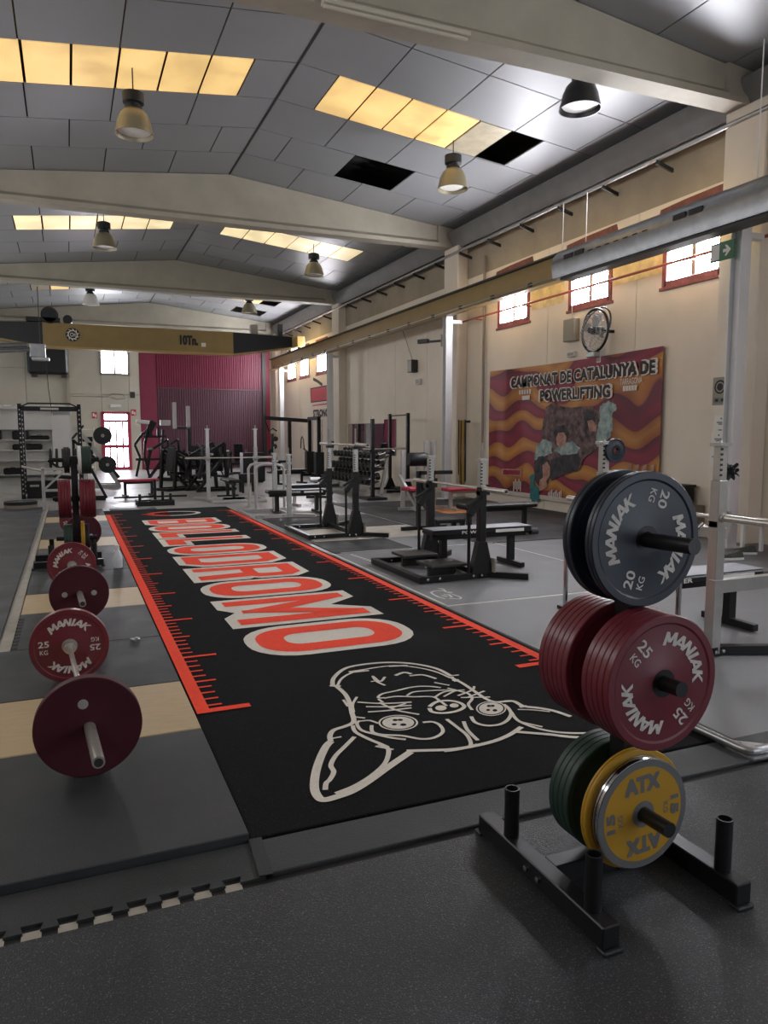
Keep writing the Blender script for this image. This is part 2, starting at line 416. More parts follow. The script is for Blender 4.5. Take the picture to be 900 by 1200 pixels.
# near rubber flooring with puzzle teeth towards the platform strip
sheet('rubber_flooring', 'large sheet of speckled dark rubber flooring under the foreground plate tree', LX+0.05, WX-0.05, BY+0.05, 2.39, 0, 0.012, 'rubber_floor', 'flooring')
tooth = []
y_t, d_t = 2.425, 0.035
poly = [(-3.5, 2.66), (-3.5, y_t)]
x = -3.45
while x < 0.5:
    poly += [(x, y_t), (x-0.008, y_t+d_t), (x+0.058, y_t+d_t), (x+0.05, y_t)]; x += 0.105
poly += [(0.575, y_t), (0.575, 2.66)]
sheet_poly('puzzle_mat', 'grey rubber mat strip with puzzle teeth in front of the lifting platforms', poly[::-1], 0, 0.014, 'rubber_mat')
js = thing('gap_shadow_strip', 'dark joint strip with pale squares showing between the puzzle teeth', 'strip', (0, 0, 0))
MB().bb(-3.5, WX-0.1, 2.388, 2.475, 0, 0.003).build('shadow_base', 'letter_black', js)  # dark sheet painted in for the shadow in the gap before ramp and teeth
x = -3.45
while x < 0.5:
    if x > -1.2: MB().bb(x-0.004, x+0.054, 2.398, 2.438, 0.003, 0.0045).build('pale_square', 'concrete_strip', js)
    x += 0.105
sheet('rubber_ramp', 'flat grey rubber edging strip across the near end of the turf', 0.60, 4.3, 2.43, 2.655, 0, 0.02, 'rubber_mat')
tag(MB().box((0.585, 2.545, 0.021), (0.05, 0.25, 0.004), rot=(0,0,R_(-4))).build('tape_patch', 'rubber_dark'), 'strip of dark tape over the joint at the turf corner', 'tape')

# lifting platforms left of the turf: rubber and plywood panels
PL, PR, PT = -1.9, 0.572, 0.045
def platform(y0, y1, xl, m, label, cat='mat'): sheet('plywood_sheet' if m == 'plywood' else 'rubber_mat', label, xl, PR, y0+0.004, y1-0.004, 0, PT, m, cat)
platform(2.67, 3.78, PL, 'rubber_mat', 'thick dark rubber platform panel under the sleeve of the nearest barbell')
platform(3.78, 4.58, PL, 'plywood', 'beige plywood platform panel between the discs of the nearest barbell', 'panel')
platform(4.58, 5.69, PL, 'rubber_mat', 'dark rubber platform panel under the lettered disc of the nearest barbell')
XL2 = -0.43
platform(5.69, 6.82, XL2, 'rubber_mat', 'dark rubber platform panel under the near disc of the second barbell')
platform(6.82, 7.65, XL2, 'plywood', 'beige plywood platform panel between the discs of the second barbell', 'panel')
platform(7.65, 8.75, XL2, 'rubber_mat', 'dark rubber platform panel under the lettered disc of the second barbell')
platform(8.75, 10.7, XL2, 'rubber_mat', 'dark rubber platform panel under the weight tree beside the turf')
platform(10.7, 11.6, XL2, 'plywood', 'beige plywood panel behind the weight tree beside the turf', 'panel')
platform(11.6, 13.8, XL2, 'rubber_mat', 'dark rubber platform panel between the two farthest plywood panels')
platform(13.8, 14.7, XL2, 'plywood', 'farthest beige plywood panel, level with the start of the red ruler', 'panel')
platform(14.7, 16.0, XL2, 'rubber_dark', 'farthest dark rubber platform panel beside the power rack')
tag(MB().add([(-0.52,5.0,0),(-0.44,5.0,0),(-0.44,17.6,0),(-0.46,17.6,0),(-0.52,5.0,0.032),(-0.44,5.0,0.032),(-0.44,17.6,0.032),(-0.46,17.6,0.032)],
    [(0,3,2,1),(4,5,6,7),(0,1,5,4),(1,2,6,5),(2,3,7,6),(3,0,4,7)]).build('edge_strip', 'concrete_strip'), 'pale grey edge strip along the outer side of the platforms', 'strip')
tm = MB()
for k in range(10): tm.bb(-0.436, -0.395, 5.72+k*0.1, 5.77+k*0.1, PT, PT+0.003)
tag(tm.build('puzzle_joint', 'letter_black'), 'row of dark puzzle teeth along the pale edge strip', 'joint', kind='stuff')
sheet('rubber_flooring', 'dark rubber flooring sheet between the pale edge strip and the left wall', LX+0.05, -0.54, 5.75, 17.3, 0, 0.012, 'rubber_floor', 'flooring')

# right side mats
def rmat(label, x0, x1, y0, y1, m, z=0.012, cat='mat'): return sheet('rubber_mat', label, x0, x1, y0+0.004, y1-0.004, 0, z, m, cat)
rmat('grey rubber mat under the silver combo rack beside the plate tree', 3.06, WX-0.05, 2.43, 5.80, 'rubber_grey')
bench_mat = rmat('grey rubber mat under the black combo rack with the bench, white border line', 3.10, 5.50, 5.86, 9.0, 'rubber_grey')
rmat('grey rubber mat between the black combo rack mat and the banner wall', 5.52, WX-0.05, 5.86, 9.0, 'rubber_grey')
rmat('dark rubber mat strip just before the tall combo rack', 3.13, 4.25, 9.05, 10.1, 'rubber_dark')
rmat('grey rubber mat strip beyond the black bench', 4.27, 5.3, 9.05, 10.1, 'rubber_grey')
rmat('pale grey mat panel beside the tall combo rack', 4.3, 5.25, 10.12, 11.45, 'concrete_strip', cat='panel')
rmat('pale platform panel between the feet of the tall combo rack', 3.2, 4.28, 10.12, 11.45, 'concrete_strip', cat='panel')
rmat('dark rubber mat beyond the tall combo rack', 3.2, 5.25, 11.47, 13.3, 'rubber_dark')
rmat('long dark rubber mat along the foot of the banner', 5.32, WX-0.05, 9.05, 15.6, 'rubber_dark')
em_ = MB()                                        # worn white emblem and lettering printed on the mat
for i, pts in enumerate(([(470,140),(390,135),(320,142),(280,160),(310,185),(380,220),(470,245)], [(370,105),(420,108),(460,130),(480,155)], [(400,112),(460,118)], [(480,152),(570,162)], [(500,165),(560,172)], [(560,185),(630,205),(680,228),(670,245),(600,246),(520,238)], [(450,185),(520,190),(560,225)], [(420,200),(500,215)])):
    em_.ribbon([on_z(480+x*80/900, 680+y*80/900, 0.0135).xy for x, y in pts], 0.022, 0.0135+0.0001*i)
for k in range(7):
    a, b = on_z(412+k*3.6, 650.5+k*1.2, 0.0135), on_z(414.5+k*3.6, 650+k*1.2, 0.0135); em_.ribbon([a.xy, (b.x, b.y+0.03)], 0.04, 0.0135)
em_.build('mat_print', 'line_white', bench_mat)
def line(label, pts, w, z=0.0145): tag(MB().ribbon(pts, w, z).build('floor_line', 'line_white'), label, 'line')
line('white line across the mats between silver and black combo racks', [(3.07, 5.83), (WX-0.1, 5.80)], 0.035)
line('white line along the turf beside the black combo rack', [(3.085, 5.80), (3.085, 9.0)], 0.03)
line('thin white line behind the black bench', [(3.2, 9.02), (5.5, 9.02)], 0.03)
line('thin white line running past the end of the black bench', [(5.51, 5.86), (5.51, 9.0)], 0.025)

# ------------------------------------------------------------------ walls
def wall_panel(parent, y0, y1, wins=()):
    """one precast panel of the right wall with its window openings (y0, y1, z0, z1)"""
    mb = MB(); g = 0.006; X0, X1, Z = WX, WX+0.1, 6.9
    if not wins: mb.bb(X0, X1, y0+g, y1-g, 0, Z)
    else:
        a, b, c, d = wins[0]
        mb.bb(X0, X1, y0+g, a, 0, Z); mb.bb(X0, X1, b, y1-g, 0, Z); mb.bb(X0, X1, a, b, 0, c); mb.bb(X0, X1, a, b, d, Z)
    return mb.build('wall_panel', 'wall_cream', parent)
wall_right = struct(MB().bb(WX+0.1, WX+0.3, BY, FY+0.3, 0, 7.3).build('wall_right', 'wall_seam'), 'cream precast panel wall with high red framed windows')
ed = [-4.0, -1.6, 1.0, 3.6, 5.9, 7.75, 10.25, 12.8, 15.4, 18.3, 20.4, 22.6, 24.9, 26.55, 28.45, 30.5, 32.3, 33.8]
WINS = {}
for yc in (9.03, 11.5, 14.07): WINS[yc] = (yc-0.57, yc+0.57, 3.95, 5.0)
for yc in (27.35, 29.6, 31.5): WINS[yc] = (yc-0.62, yc+0.62, 3.88, 5.1)
for yc in (-0.3, 2.3): WINS[yc] = (yc-0.64, yc+0.64, 3.98, 5.2)
for a, b in zip(ed[:-1], ed[1:]):
    wall_panel(wall_right, a, b, [w for yc, w in WINS.items() if a < yc < b])
wn = 0
for yc, (a, b, c, d) in WINS.items():
    wn += 1
    w = thing('window_%d' % wn, None, None, (WX+0.05, yc, (c+d)/2)); w['kind'] = 'structure'
    W, Hh = (b-a)/2, (d-c)/2
    f = MB()
    for s in (-1, 1):
        f.bb(-0.075, 0.03, s*W-0.05, s*W+0.05, -Hh-0.05, Hh+0.05, b=0.006); f.bb(-0.075, 0.03, -W, W, s*Hh-0.05, s*Hh+0.05, b=0.006)
    f.bb(-0.085, 0.0, -W-0.1, W+0.1, -Hh-0.09, -Hh-0.04, b=0.006)
    f.build('window_frame', 'window_red', w)
    MB().bb(-0.03, 0.02, -0.04, 0.04, -Hh+0.05, Hh-0.05).build('mullion', 'frame_grey', w)
    for s in (-1, 1): MB().bb(0.0, 0.02, s*(W/2+0.0)-W/2+0.05, s*W/2+W/2-0.05, -Hh+0.05, Hh-0.05).build('pane', 'daylight', w)
MB().bb(WX-0.003, WX, BY, FY, 5.24, 6.9).build('unpainted_band', 'wall_raw', wall_right)
# paint stains over the windows
for yc in (9.03, 11.5, 14.07):
    mb = MB(); mb.add([(0,-0.75,0),(0,0.75,0),(0,0.72,0.1),(0,0.2,0.13),(0,-0.7,0.15)], [(0,1,2,3,4)]); mb.build('paint_stain', 'stain_red', wall_right, loc=(WX-0.005, yc, 5.06))
mb = MB(); mb.bb(-0.004, 0, -0.6, 0.6, -0.6, 0.35); mb.build('sun_glow_patch', 'wall_sun_glow', wall_right, loc=(WX, 10.26, 4.75))  # sun glow near the windows, painted on the wall as yellowish patches
mb = MB(); mb.bb(-0.004, 0, -0.5, 0.6, -0.6, 0.4); mb.build('sun_glow_patch', 'wall_sun_glow', wall_right, loc=(WX, 12.78, 4.7))

# far wall: cream panels, door, window, corrugated maroon sliding gate
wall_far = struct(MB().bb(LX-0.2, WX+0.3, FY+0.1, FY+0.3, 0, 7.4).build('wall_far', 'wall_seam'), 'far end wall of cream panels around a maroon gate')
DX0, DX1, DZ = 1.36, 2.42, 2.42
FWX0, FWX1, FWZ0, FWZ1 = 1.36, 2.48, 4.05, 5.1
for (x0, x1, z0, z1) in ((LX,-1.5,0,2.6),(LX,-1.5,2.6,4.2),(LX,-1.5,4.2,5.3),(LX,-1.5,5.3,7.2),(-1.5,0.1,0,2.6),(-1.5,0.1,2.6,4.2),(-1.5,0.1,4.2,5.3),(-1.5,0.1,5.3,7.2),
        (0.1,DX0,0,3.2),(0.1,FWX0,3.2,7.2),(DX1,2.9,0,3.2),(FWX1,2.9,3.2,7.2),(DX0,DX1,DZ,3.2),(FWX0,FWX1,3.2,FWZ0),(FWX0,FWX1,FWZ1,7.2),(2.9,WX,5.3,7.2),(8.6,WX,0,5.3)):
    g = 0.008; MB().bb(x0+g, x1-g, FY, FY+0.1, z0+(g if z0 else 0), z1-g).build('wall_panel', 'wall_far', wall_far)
MB().bb(0.02, 0.14, FY-0.12, FY, 0, 7.0).build('pilaster', 'wall_seam', wall_far)
d1 = thing('door_1', None, None, ((DX0+DX1)/2, FY+0.05, 0)); d1['kind'] = 'structure'
hw = (DX1-DX0)/2
f = MB()
for s in (-1, 1): f.bb(s*hw-0.07, s*hw+0.07, -0.09, 0.04, 0, DZ+0.04)
f.bb(-hw, hw, -0.09, 0.04, DZ-0.04, DZ+0.06); f.bb(-hw, hw, -0.07, 0.02, 2.04, 2.14); f.bb(-hw, hw, -0.07, 0.02, 0.02, 0.14)
f.bb(-hw, hw, -0.07, 0.02, 0.94, 1.08)
f.build('door_frame', 'door_red', d1)
for k in range(1, 4): MB().bb(-hw+k*hw/2-0.03, -hw+k*hw/2+0.03, -0.06, 0.0, 0.1, 2.06).build('door_bar', 'door_red', d1)
MB().bb(-hw+0.04, hw-0.04, 0.0, 0.02, 2.12, DZ-0.04).build('transom_pane', 'door_light', d1)
for k in range(4):
    for (z0, z1) in ((0.14, 0.96), (1.06, 2.06)): MB().bb(-hw+k*hw/2+0.03, -hw+(k+1)*hw/2-0.03, 0.0, 0.02, z0, z1).build('pane', 'door_light', d1)
w = thing('window_%d' % (wn+1), None, None, ((FWX0+FWX1)/2, FY+0.05, (FWZ0+FWZ1)/2)); w['kind'] = 'structure'
W, Hh = (FWX1-FWX0)/2, (FWZ1-FWZ0)/2
f = MB()
for s in (-1, 1): f.bb(s*W-0.05, s*W+0.05, -0.08, 0.03, -Hh, Hh); f.bb(-W-0.05, W+0.05, -0.08, 0.03, s*Hh-0.05, s*Hh+0.05)
f.build('window_frame', 'frame_grey', w); MB().bb(-0.03, 0.03, -0.03, 0.02, -Hh+0.05, Hh-0.05).build('mullion', 'frame_grey', w)
for s in (-1, 1): MB().bb(s*W/2-W/2+0.05, s*W/2+W/2-0.05, 0.0, 0.02, -Hh+0.05, Hh-0.05).build('pane', 'daylight', w)
# gate
gate = thing('door_2', 'tall corrugated maroon sliding gate filling the far wall', None, (5.75, FY+0.06, 0)); gate['kind'] = 'structure'
def corr(x0, x1, z0, z1, m):
    mb = MB(); vs, fs = [], []; n = int((x1-x0)/0.1); k = 0
    pts = []
    for i in range(n):
        x = x0+(x1-x0)*i/n; p = (x1-x0)/n
        pts += [(x, 0), (x+p*0.3, 0), (x+p*0.42, -0.035), (x+p*0.85, -0.035)]
    pts.append((x1, 0))
    for (x, y) in pts: vs += [(x, y, z0), (x, y, z1)]
    fs = [(2*i, 2*i+2, 2*i+3, 2*i+1) for i in range(len(pts)-1)]
    return mb.add(vs, fs).build('gate_sheet', m, gate, angle=20)
corr(-2.15, 2.5, 3.55, 5.25, 'gate_maroon'); corr(-2.15, 2.5, 1.9, 3.5, 'gate_plum'); corr(-2.15, 2.5, 0.05, 1.85, 'gate_plum')
for z in (3.52, 1.87): MB().bb(-2.2, 2.5, -0.07, -0.03, z-0.03, z+0.03).build('gate_rail', 'gate_plum', gate)
MB().bb(-2.84, -2.16, -0.06, 0.0, 0, 5.3).build('gate_side_panel', 'gate_maroon', gate)
MB().bb(2.5, 2.66, -0.12, 0.0, 0, 5.3).build('gate_jamb', 'dark_steel', gate)
MB().bb(2.66, 2.86, -0.05, 0.0, 0, 5.3).build('gate_side_panel', 'gate_crimson', gate)
# left wall and wall behind the camera
struct(MB().bb(LX-0.2, LX, BY, FY, 0, 3.8).bb(LX-0.2, LX, BY, FY, 5.0, 7.4).build('wall_left', 'wall_cream'))
struct(MB().bb(LX-0.2, 3.1, BY-0.2, BY, 0, 7.4).bb(3.1, 8.1, BY-0.2, BY, 4.2, 7.4).bb(8.1, WX+0.3, BY-0.2, BY, 0, 7.4).build('wall_back', 'wall_cream'))

# ------------------------------------------------------------------ ceiling
cb = MB()
cb.add([(LX-0.2,BY-0.2,ceil_z(LX)+0.5),(RIDX,BY-0.2,RIDZ+0.5),(RIDX,FY+0.3,RIDZ+0.5),(LX-0.2,FY+0.3,ceil_z(LX)+0.5),(WX+0.3,BY-0.2,ceil_z(WX)+0.5),(WX+0.3,FY+0.3,ceil_z(WX)+0.5)], [(0,1,2,3),(1,4,5,2)])
for k in range(60):                              # ribs of the roof deck seen through the missing tiles
    y = 8.4+k*0.42; cb.add([(RIDX+0.1,y,RIDZ+0.47),(WX,y,ceil_z(WX)+0.47),(WX,y+0.16,ceil_z(WX)+0.47),(RIDX+0.1,y+0.16,RIDZ+0.47)], [(0,1,2,3)])
ceiling = struct(cb.build('ceiling', 'cavity'), 'suspended ceiling of grey tiles with amber skylight panes')
_tm = {}
def tile(x0, x1, y0, y1, m='tile_grey', name='ceiling_tile', tilt=0.0):
    g = 0.022 if name == 'ceiling_tile' else 0.04; w, d = round(x1-x0-g, 3), round(y1-y0-g, 3); key = (w, d, m)
    xc = (x0+x1)/2; rot = math.atan(SLOPE)*(1 if xc > RIDX else -1)
    if key not in _tm:
        o = MB().box((0, 0, 0.012), (w/math.cos(rot), d, 0.024)).build(name, m, ceiling); _tm[key] = o.data
    else:
        o = bpy.data.objects.new(name, _tm[key]); COL.objects.link(o); o.parent = ceiling
    o.location = (xc, (y0+y1)/2, ceil_z(xc)); o.rotation_euler = (0, rot+tilt, 0)
    return o
BAY, B0 = 8.55, 8.05
# skylight pane states, numbered away from the ridge: a amber, p pale, d dull, o open
SKYL = {(0,1):'aaaado', (0,-1):'aaaaaa', (1,1):'pppppp', (1,-1):'pppppp', (2,1):'doadao', (2,-1):'dopdad', (-1,1):'aaaaaa', (-1,-1):'aaaaaa'}
OPEN = {(0, 1, 4): (1, 2)}
for bay in range(-2, 3):
    yb = B0+bay*BAY
    rows = [(yb, yb+0.68)]+[(yb+0.68+i*1.302, yb+0.68+(i+1)*1.302) for i in range(6)]
    rows[-1] = (rows[-1][0], yb+BAY)
    for ri, (y0, y1) in enumerate(rows):
        if y1 < BY or y0 > FY: continue
        y0, y1 = max(y0, BY), min(y1, FY)
        for s in (1, -1):
            lim = (WX-0.05-RIDX) if s > 0 else (RIDX-LX)
            st = []
            if ri == 2+1-0 and bay in (-1, 0, 1, 2):         # the skylight row
                st = [(0, 0.65, 't')]+[(0.65+0.625*i, 0.65+0.625*(i+1), SKYL[(bay, s)][i]) for i in range(6)]+[(4.4, lim, 't')]
            else:
                off = 0.64 if ri in (5, 0) else 1.27
                e = [0]; u = off
                while u < lim-0.1: e.append(u); u += 1.265
                e.append(lim)
                for i in range(len(e)-1):
                    kind = 'o' if (bay, s, ri) == (0, 1, 5) and i == 2 else 't'
                    if (bay, s, ri) == (2, 1, 5) and i == 3: kind = 'o'
                    st.append((e[i], e[i+1], kind))
            for a, b, k in st:
                x0, x1 = (RIDX+a, RIDX+b) if s > 0 else (RIDX-b, RIDX-a)
                if k == 'o':
                    continue
                m = {'t':'tile_grey','a':'sky_amber','p':'sky_pale','d':'sky_dull'}[k]
                tile(x0, x1, y0, y1, m, 'ceiling_tile' if k == 't' else 'skylight_pane')
MB().bb(RIDX-0.02, RIDX+0.02, BY, FY, RIDZ-0.01, RIDZ+0.02).build('ridge_trim', 'dark_steel', ceiling)
# wooden lining glimpsed at the open skylight, given the amber glow of the panes
MB().add([(7.2,11.36,6.72),(7.85,11.36,6.65),(7.85,11.36,7.0),(7.2,11.36,7.05)], [(0,1,2,3)]).build('skylight_lining', 'sky_amber', ceiling)

# beams: concrete, bottom flange, tapering web up to the ridge
def roof_beam(y, n):
    mb = MB(); L, Rr = LX, WX-0.12
    def section(x):
        zt = ceil_z(x)-0.012; zb = 6.03; w, fw = 0.075, 0.17
        return [(-fw,zb),(fw,zb),(fw,zb+0.09),(w,zb+0.17),(w,zt),(-w,zt),(-w,zb+0.17),(-fw,zb+0.09)]
    xs = [L, -1.0, RIDX, Rr-0.5, Rr-0.46, Rr-0.0]
    for i in range(len(xs)-1):
        a, b = section(xs[i]), section(xs[i+1])
        if i >= 3:   # end block
            a = [(math.copysign(max(abs(p), 0.13), p), q) for p, q in a]; b = [(math.copysign(max(abs(p), 0.13), p), q) for p, q in b]
        vs = [(xs[i], y+p, q) for p, q in a]+[(xs[i+1], y+p, q) for p, q in b]
        fs = [tuple(range(8)), tuple(range(8,16))[::-1]]+[(k+8,(k+1)%8+8,(k+1)%8,k) for k in range(8)]
        mb.add(vs, fs)
    return struct(mb.build('trim_%d' % n, 'beam_concrete'), 'tapered concrete roof beam spanning the hall below the grey tiles')
for i in range(4): roof_beam(B0+(i-1)*BAY if i < 1 else B0+(i-1)*BAY, i+1)
roof_beam(33.55, 5)
# eaves gutter channel, pipe and brackets along the right wall
g = thing('trim_6', 'dark grey eaves channel along the top of the cream wall', None, (0,0,0)); g['kind'] = 'structure'
MB().add([(8.62,BY,6.36),(8.98,BY,6.36),(8.98,BY,6.0),(8.8,BY,5.98),(8.62,BY,6.3),(8.62,FY,6.36),(8.98,FY,6.36),(8.98,FY,6.0),(8.8,FY,5.98),(8.62,FY,6.3)],
    [(0,1,2,3,4),(9,8,7,6,5),(0,5,6,1),(1,6,7,2),(2,7,8,3),(3,8,9,4),(4,9,5,0)]).build('gutter_channel', 'steel_gutter', g)
MB().tube((8.72,BY,5.86),(8.72,FY,5.86),0.035).build('gutter_pipe', 'galv', g)
MB().tube((8.9,BY,5.95),(8.9,FY,5.95),0.04).build('gutter_pipe', 'steel_gutter', g)
for k in range(28):
    y = -2+k*1.28
    if min(abs(y-(B0+i*BAY)) for i in range(-1,4)) < 0.5: continue
    MB().bar((8.66,y,5.79),(9.0,y,5.70),0.035,0.06).build('bracket', 'dark_steel', g)
# columns
cn = 6
for i in range(-1, 4):
    y = B0+i*BAY
    if y > FY: y = FY-0.25
    cn += 1
    c = struct(MB().bb(8.72, WX, y-0.5, y+0.2, 0, 6.03, b=0.015).build('trim_%d' % cn, 'wall_cream'), 'square cream concrete column under a roof beam')

# ================================================================== OVERHEAD: runway, crane, posts, heater, lamps
# crane runway I-beam along the right wall
rw = thing('crane_runway', 'long ochre steel crane runway beam along the cream wall', 'beam', (8.2, 0, 4.27))
MB().bb(-0.1, 0.1, BY+0.1, 31.9, 0, 0.025).build('bottom_flange', 'crane_yellow', rw)
MB().bb(-0.012, 0.012, BY+0.1, 31.9, 0.025, 0.44).build('web', 'crane_yellow', rw)
MB().bb(-0.1, 0.1, BY+0.1, 31.9, 0.44, 0.465).build('top_flange', 'dark_steel', rw)
MB().bb(-0.03, 0.03, BY+0.1, 31.9, 0.465, 0.50).build('rail', 'dark_steel', rw)
MB().tube((-0.13, BY+0.1, 0.05), (-0.13, 31.8, 0.05), 0.012, 8).build('conductor_line', 'galv', rw)
for k in range(22): MB().bb(-0.14, -0.09, k*1.35+2.6, k*1.35+2.68, 0.02, 0.09).build('cable_clip', 'dark_steel', rw)
# steel posts that carry the runway
def post(y, label):
    t = thing('steel_post', label, 'post', (8.28, y, 0))
    w = 0.085
    MB().bb(-w, w, -0.09, -0.075, 0.02, 4.27).bb(-w, w, 0.075, 0.09, 0.02, 4.27).bb(-0.008, 0.008, -0.075, 0.075, 0.02, 4.27).build('h_profile', 'post_white', t)
    MB().bb(-0.16, 0.16, -0.16, 0.16, 0, 0.02).build('base_plate', 'post_white', t)
    MB().bb(0.0, 0.36, -0.05, 0.05, 4.12, 4.2).build('wall_tie', 'post_white', t)
    return t
post(7.48, 'pale steel post under the crane runway beside the notices')
post(15.75, 'pale steel post under the crane runway near the hanging resistance bands')
post(24.3, 'pale steel post under the crane runway past the wall mirrors')
post(30.6, 'pale steel post under the crane runway beside the far gate')

# bridge crane
cr = thing('bridge_crane', 'ochre overhead bridge crane girder with black tapered ends spanning the hall', 'crane', (0, 28.3, 0))
Z0, Z1 = 4.52, 5.3
MB().bb(-0.66, 5.79, -0.22, 0.22, Z0, Z1).build('girder', 'crane_yellow', cr)
MB().bb(-0.66, 5.79, -0.27, 0.27, Z0-0.06, Z0).build('girder_flange', 'crane_yellow_light', cr)
def taper(x0, x1):
    vs = [(x0,s*0.22,z) for s in (-1,1) for z in (Z0,Z1)]+[(x1,s*0.22,z) for s in (-1,1) for z in (Z0+0.34,Z1-0.06)]
    return MB().add(vs, [(0,1,3,2),(4,6,7,5),(0,4,5,1),(2,3,7,6),(0,2,6,4),(1,5,7,3)])
taper(5.79, 8.05).build('girder_end', 'crane_black', cr); taper(-0.66, -2.9).build('girder_end', 'crane_black', cr)
for x0, x1, sx in ((5.79, 8.05, 1), (-0.66, -2.9, -1)): MB().bar((x0,0,Z0-0.03),(x1,0,Z0+0.31),0.5,0.05).build('end_flange', 'crane_yellow', cr)
MB().bb(8.05, 8.35, -0.9, 0.9, 4.82, 5.2, b=0.02).build('end_carriage', 'crane_yellow_light', cr)
MB().bb(-3.2, -2.9, -0.9, 0.9, 4.82, 5.2, b=0.02).build('end_carriage', 'crane_yellow_light', cr)
for y in (-0.65, 0.65): MB().lathe([(0.0,-0.04),(0.09,-0.04),(0.09,0.04),(0.0,0.04)], 16, Matrix.Translation((8.2,y,4.86)) @ Matrix.Rotation(PI/2,4,'Y'), close=False).build('wheel', 'dark_steel', cr)
MB().bb(-1.15, -0.1, -0.3, 0.3, Z1+0.02, Z1+0.16).build('hoist_trolley', 'crane_black', cr)
MB().lathe([(0,-0.3),(0.24,-0.3),(0.28,-0.24),(0.28,0.24),(0.24,0.3),(0,0.3)], 20, Matrix.Translation((-0.42,0,5.55)) @ Matrix.Rotation(PI/2,4,'X'), close=False).build('hoist_drum', 'crane_black', cr)
MB().lathe([(0,-0.2),(0.15,-0.2),(0.15,0.2),(0,0.2)], 16, Matrix.Translation((0.14,0,5.44)) @ Matrix.Rotation(PI/2,4,'X'), close=False).build('hoist_motor', 'crane_black', cr)
MB().bb(6.5, 6.75, -0.15, 0.15, Z1-0.03, Z1+0.33).build('control_box', 'frame_grey', cr)
MB().bb(7.5, 7.7, -0.15, 0.15, Z1-0.05, Z1+0.4).build('control_box', 'dark_steel', cr)
mb = MB(); heavy_text(mb, '10Tn.', M_FAR(4.18, 4.93, 28.3-0.224), 0.66, 0.36, 0.02, 6); o = mb.build('lettering', 'letter_black', cr); o.location = (0, -28.3, 0)
mb = MB(); mb.add([(4.62,-0.225,4.72),(4.78,-0.225,4.72),(4.78,-0.225,4.86),(4.62,-0.225,4.86)], [(0,1,2,3)]); mb.build('white_label', 'paper', cr)
em = MB(); c = (0.28, 4.93)
circ = lambda cx, cz, r, n=24: [(cx+r*math.cos(2*PI*k/n), cz+r*math.sin(2*PI*k/n)) for k in range(n)]
Mf = Matrix(((1,0,0,0),(0,0,-1,-0.224),(0,1,0,0),(0,0,0,1)))
em.flat(circ(*c, 0.23), 0, Mf); em.build('emblem', 'letter_black', cr)
em = MB(); Mf2 = Matrix(((1,0,0,0),(0,0,-1,-0.228),(0,1,0,0),(0,0,0,1)))
em.ring(circ(*c, 0.155), circ(*c, 0.125), 0, Mf2)
for k in range(10):
    a = 2*PI*k/10; em.ribbon([(c[0]+0.15*math.cos(a), c[1]+0.15*math.sin(a)), (c[0]+0.2*math.cos(a+0.35), c[1]+0.2*math.sin(a+0.35))], 0.025, 0, Mf2)
text_fit(em, 'CH', Mf2 @ Matrix.Translation((c[0], c[1], 0)), 0.17, 0.13, 0.02); em.build('emblem_mark', 'turf_white', cr)

# radiant tube heater hanging in front of the runway
ht = thing('tube_heater', 'long silver tubular heater hanging in front of the runway beam', 'heater', (7.8, 0, 4.35))
prof = [(-0.16,-0.2),(-0.2,0.0),(-0.17,0.14),(-0.07,0.25),(0.07,0.25),(0.15,0.14),(0.17,0.0),(0.15,-0.2)]
vs = [(p,2.2,q) for p,q in prof]+[(p,10.75,q) for p,q in prof]
MB().add(vs, [(k,(k+1)%8,(k+1)%8+8,k+8) for k in range(8)]+[tuple(range(8)),tuple(range(15,7,-1))]).build('housing', 'foil', ht, angle=50)
MB().bb(-0.12, 0.12, 2.3, 10.6, -0.24, -0.2).build('reflector_slot', 'dark_steel', ht)
for y in (10.3, 7.9): 
    for k in range(2): MB().bb(-0.2, -0.12, y-k*0.28-0.11, y-k*0.28+0.11, 0.05, 0.12).build('vent_slot', 'letter_black', ht)
for k in range(7): MB().bb(-0.195, -0.13, 9.75-k*0.2-0.05, 9.75-k*0.2+0.05, 0.05, 0.065).build('vent_slot', 'letter_black', ht)
for y in (10.72, 10.1): MB().tube((0,y,0.2),(0,y,1.05),0.008,6).build('hanger_rod', 'white_paint', ht)
for y in (4.2, 6.9): MB().tube((0.05,y,0.2),(0.05,y,1.9),0.008,6).build('hanger_rod', 'white_paint', ht)
MB().bb(-0.05, 0.1, 6.4, 6.55, -0.24, -0.1).build('burner_box', 'galv', ht)
# thin red pipe along the wall
pp = thing('sprinkler_pipe', 'thin rust red pipe running along the wall under the windows', 'pipe', (8.75, 0, 4.2))
MB().tube((0,BY+0.1,0),(0,16.4,0),0.022,10).build('pipe_run', 'rust_red', pp)
for y in (8.9, 11.2, 13.4, 15.4): MB().bar((0.0,y,0),(0.25,y,0),0.02,0.02).build('pipe_clip', 'rust_red', pp)

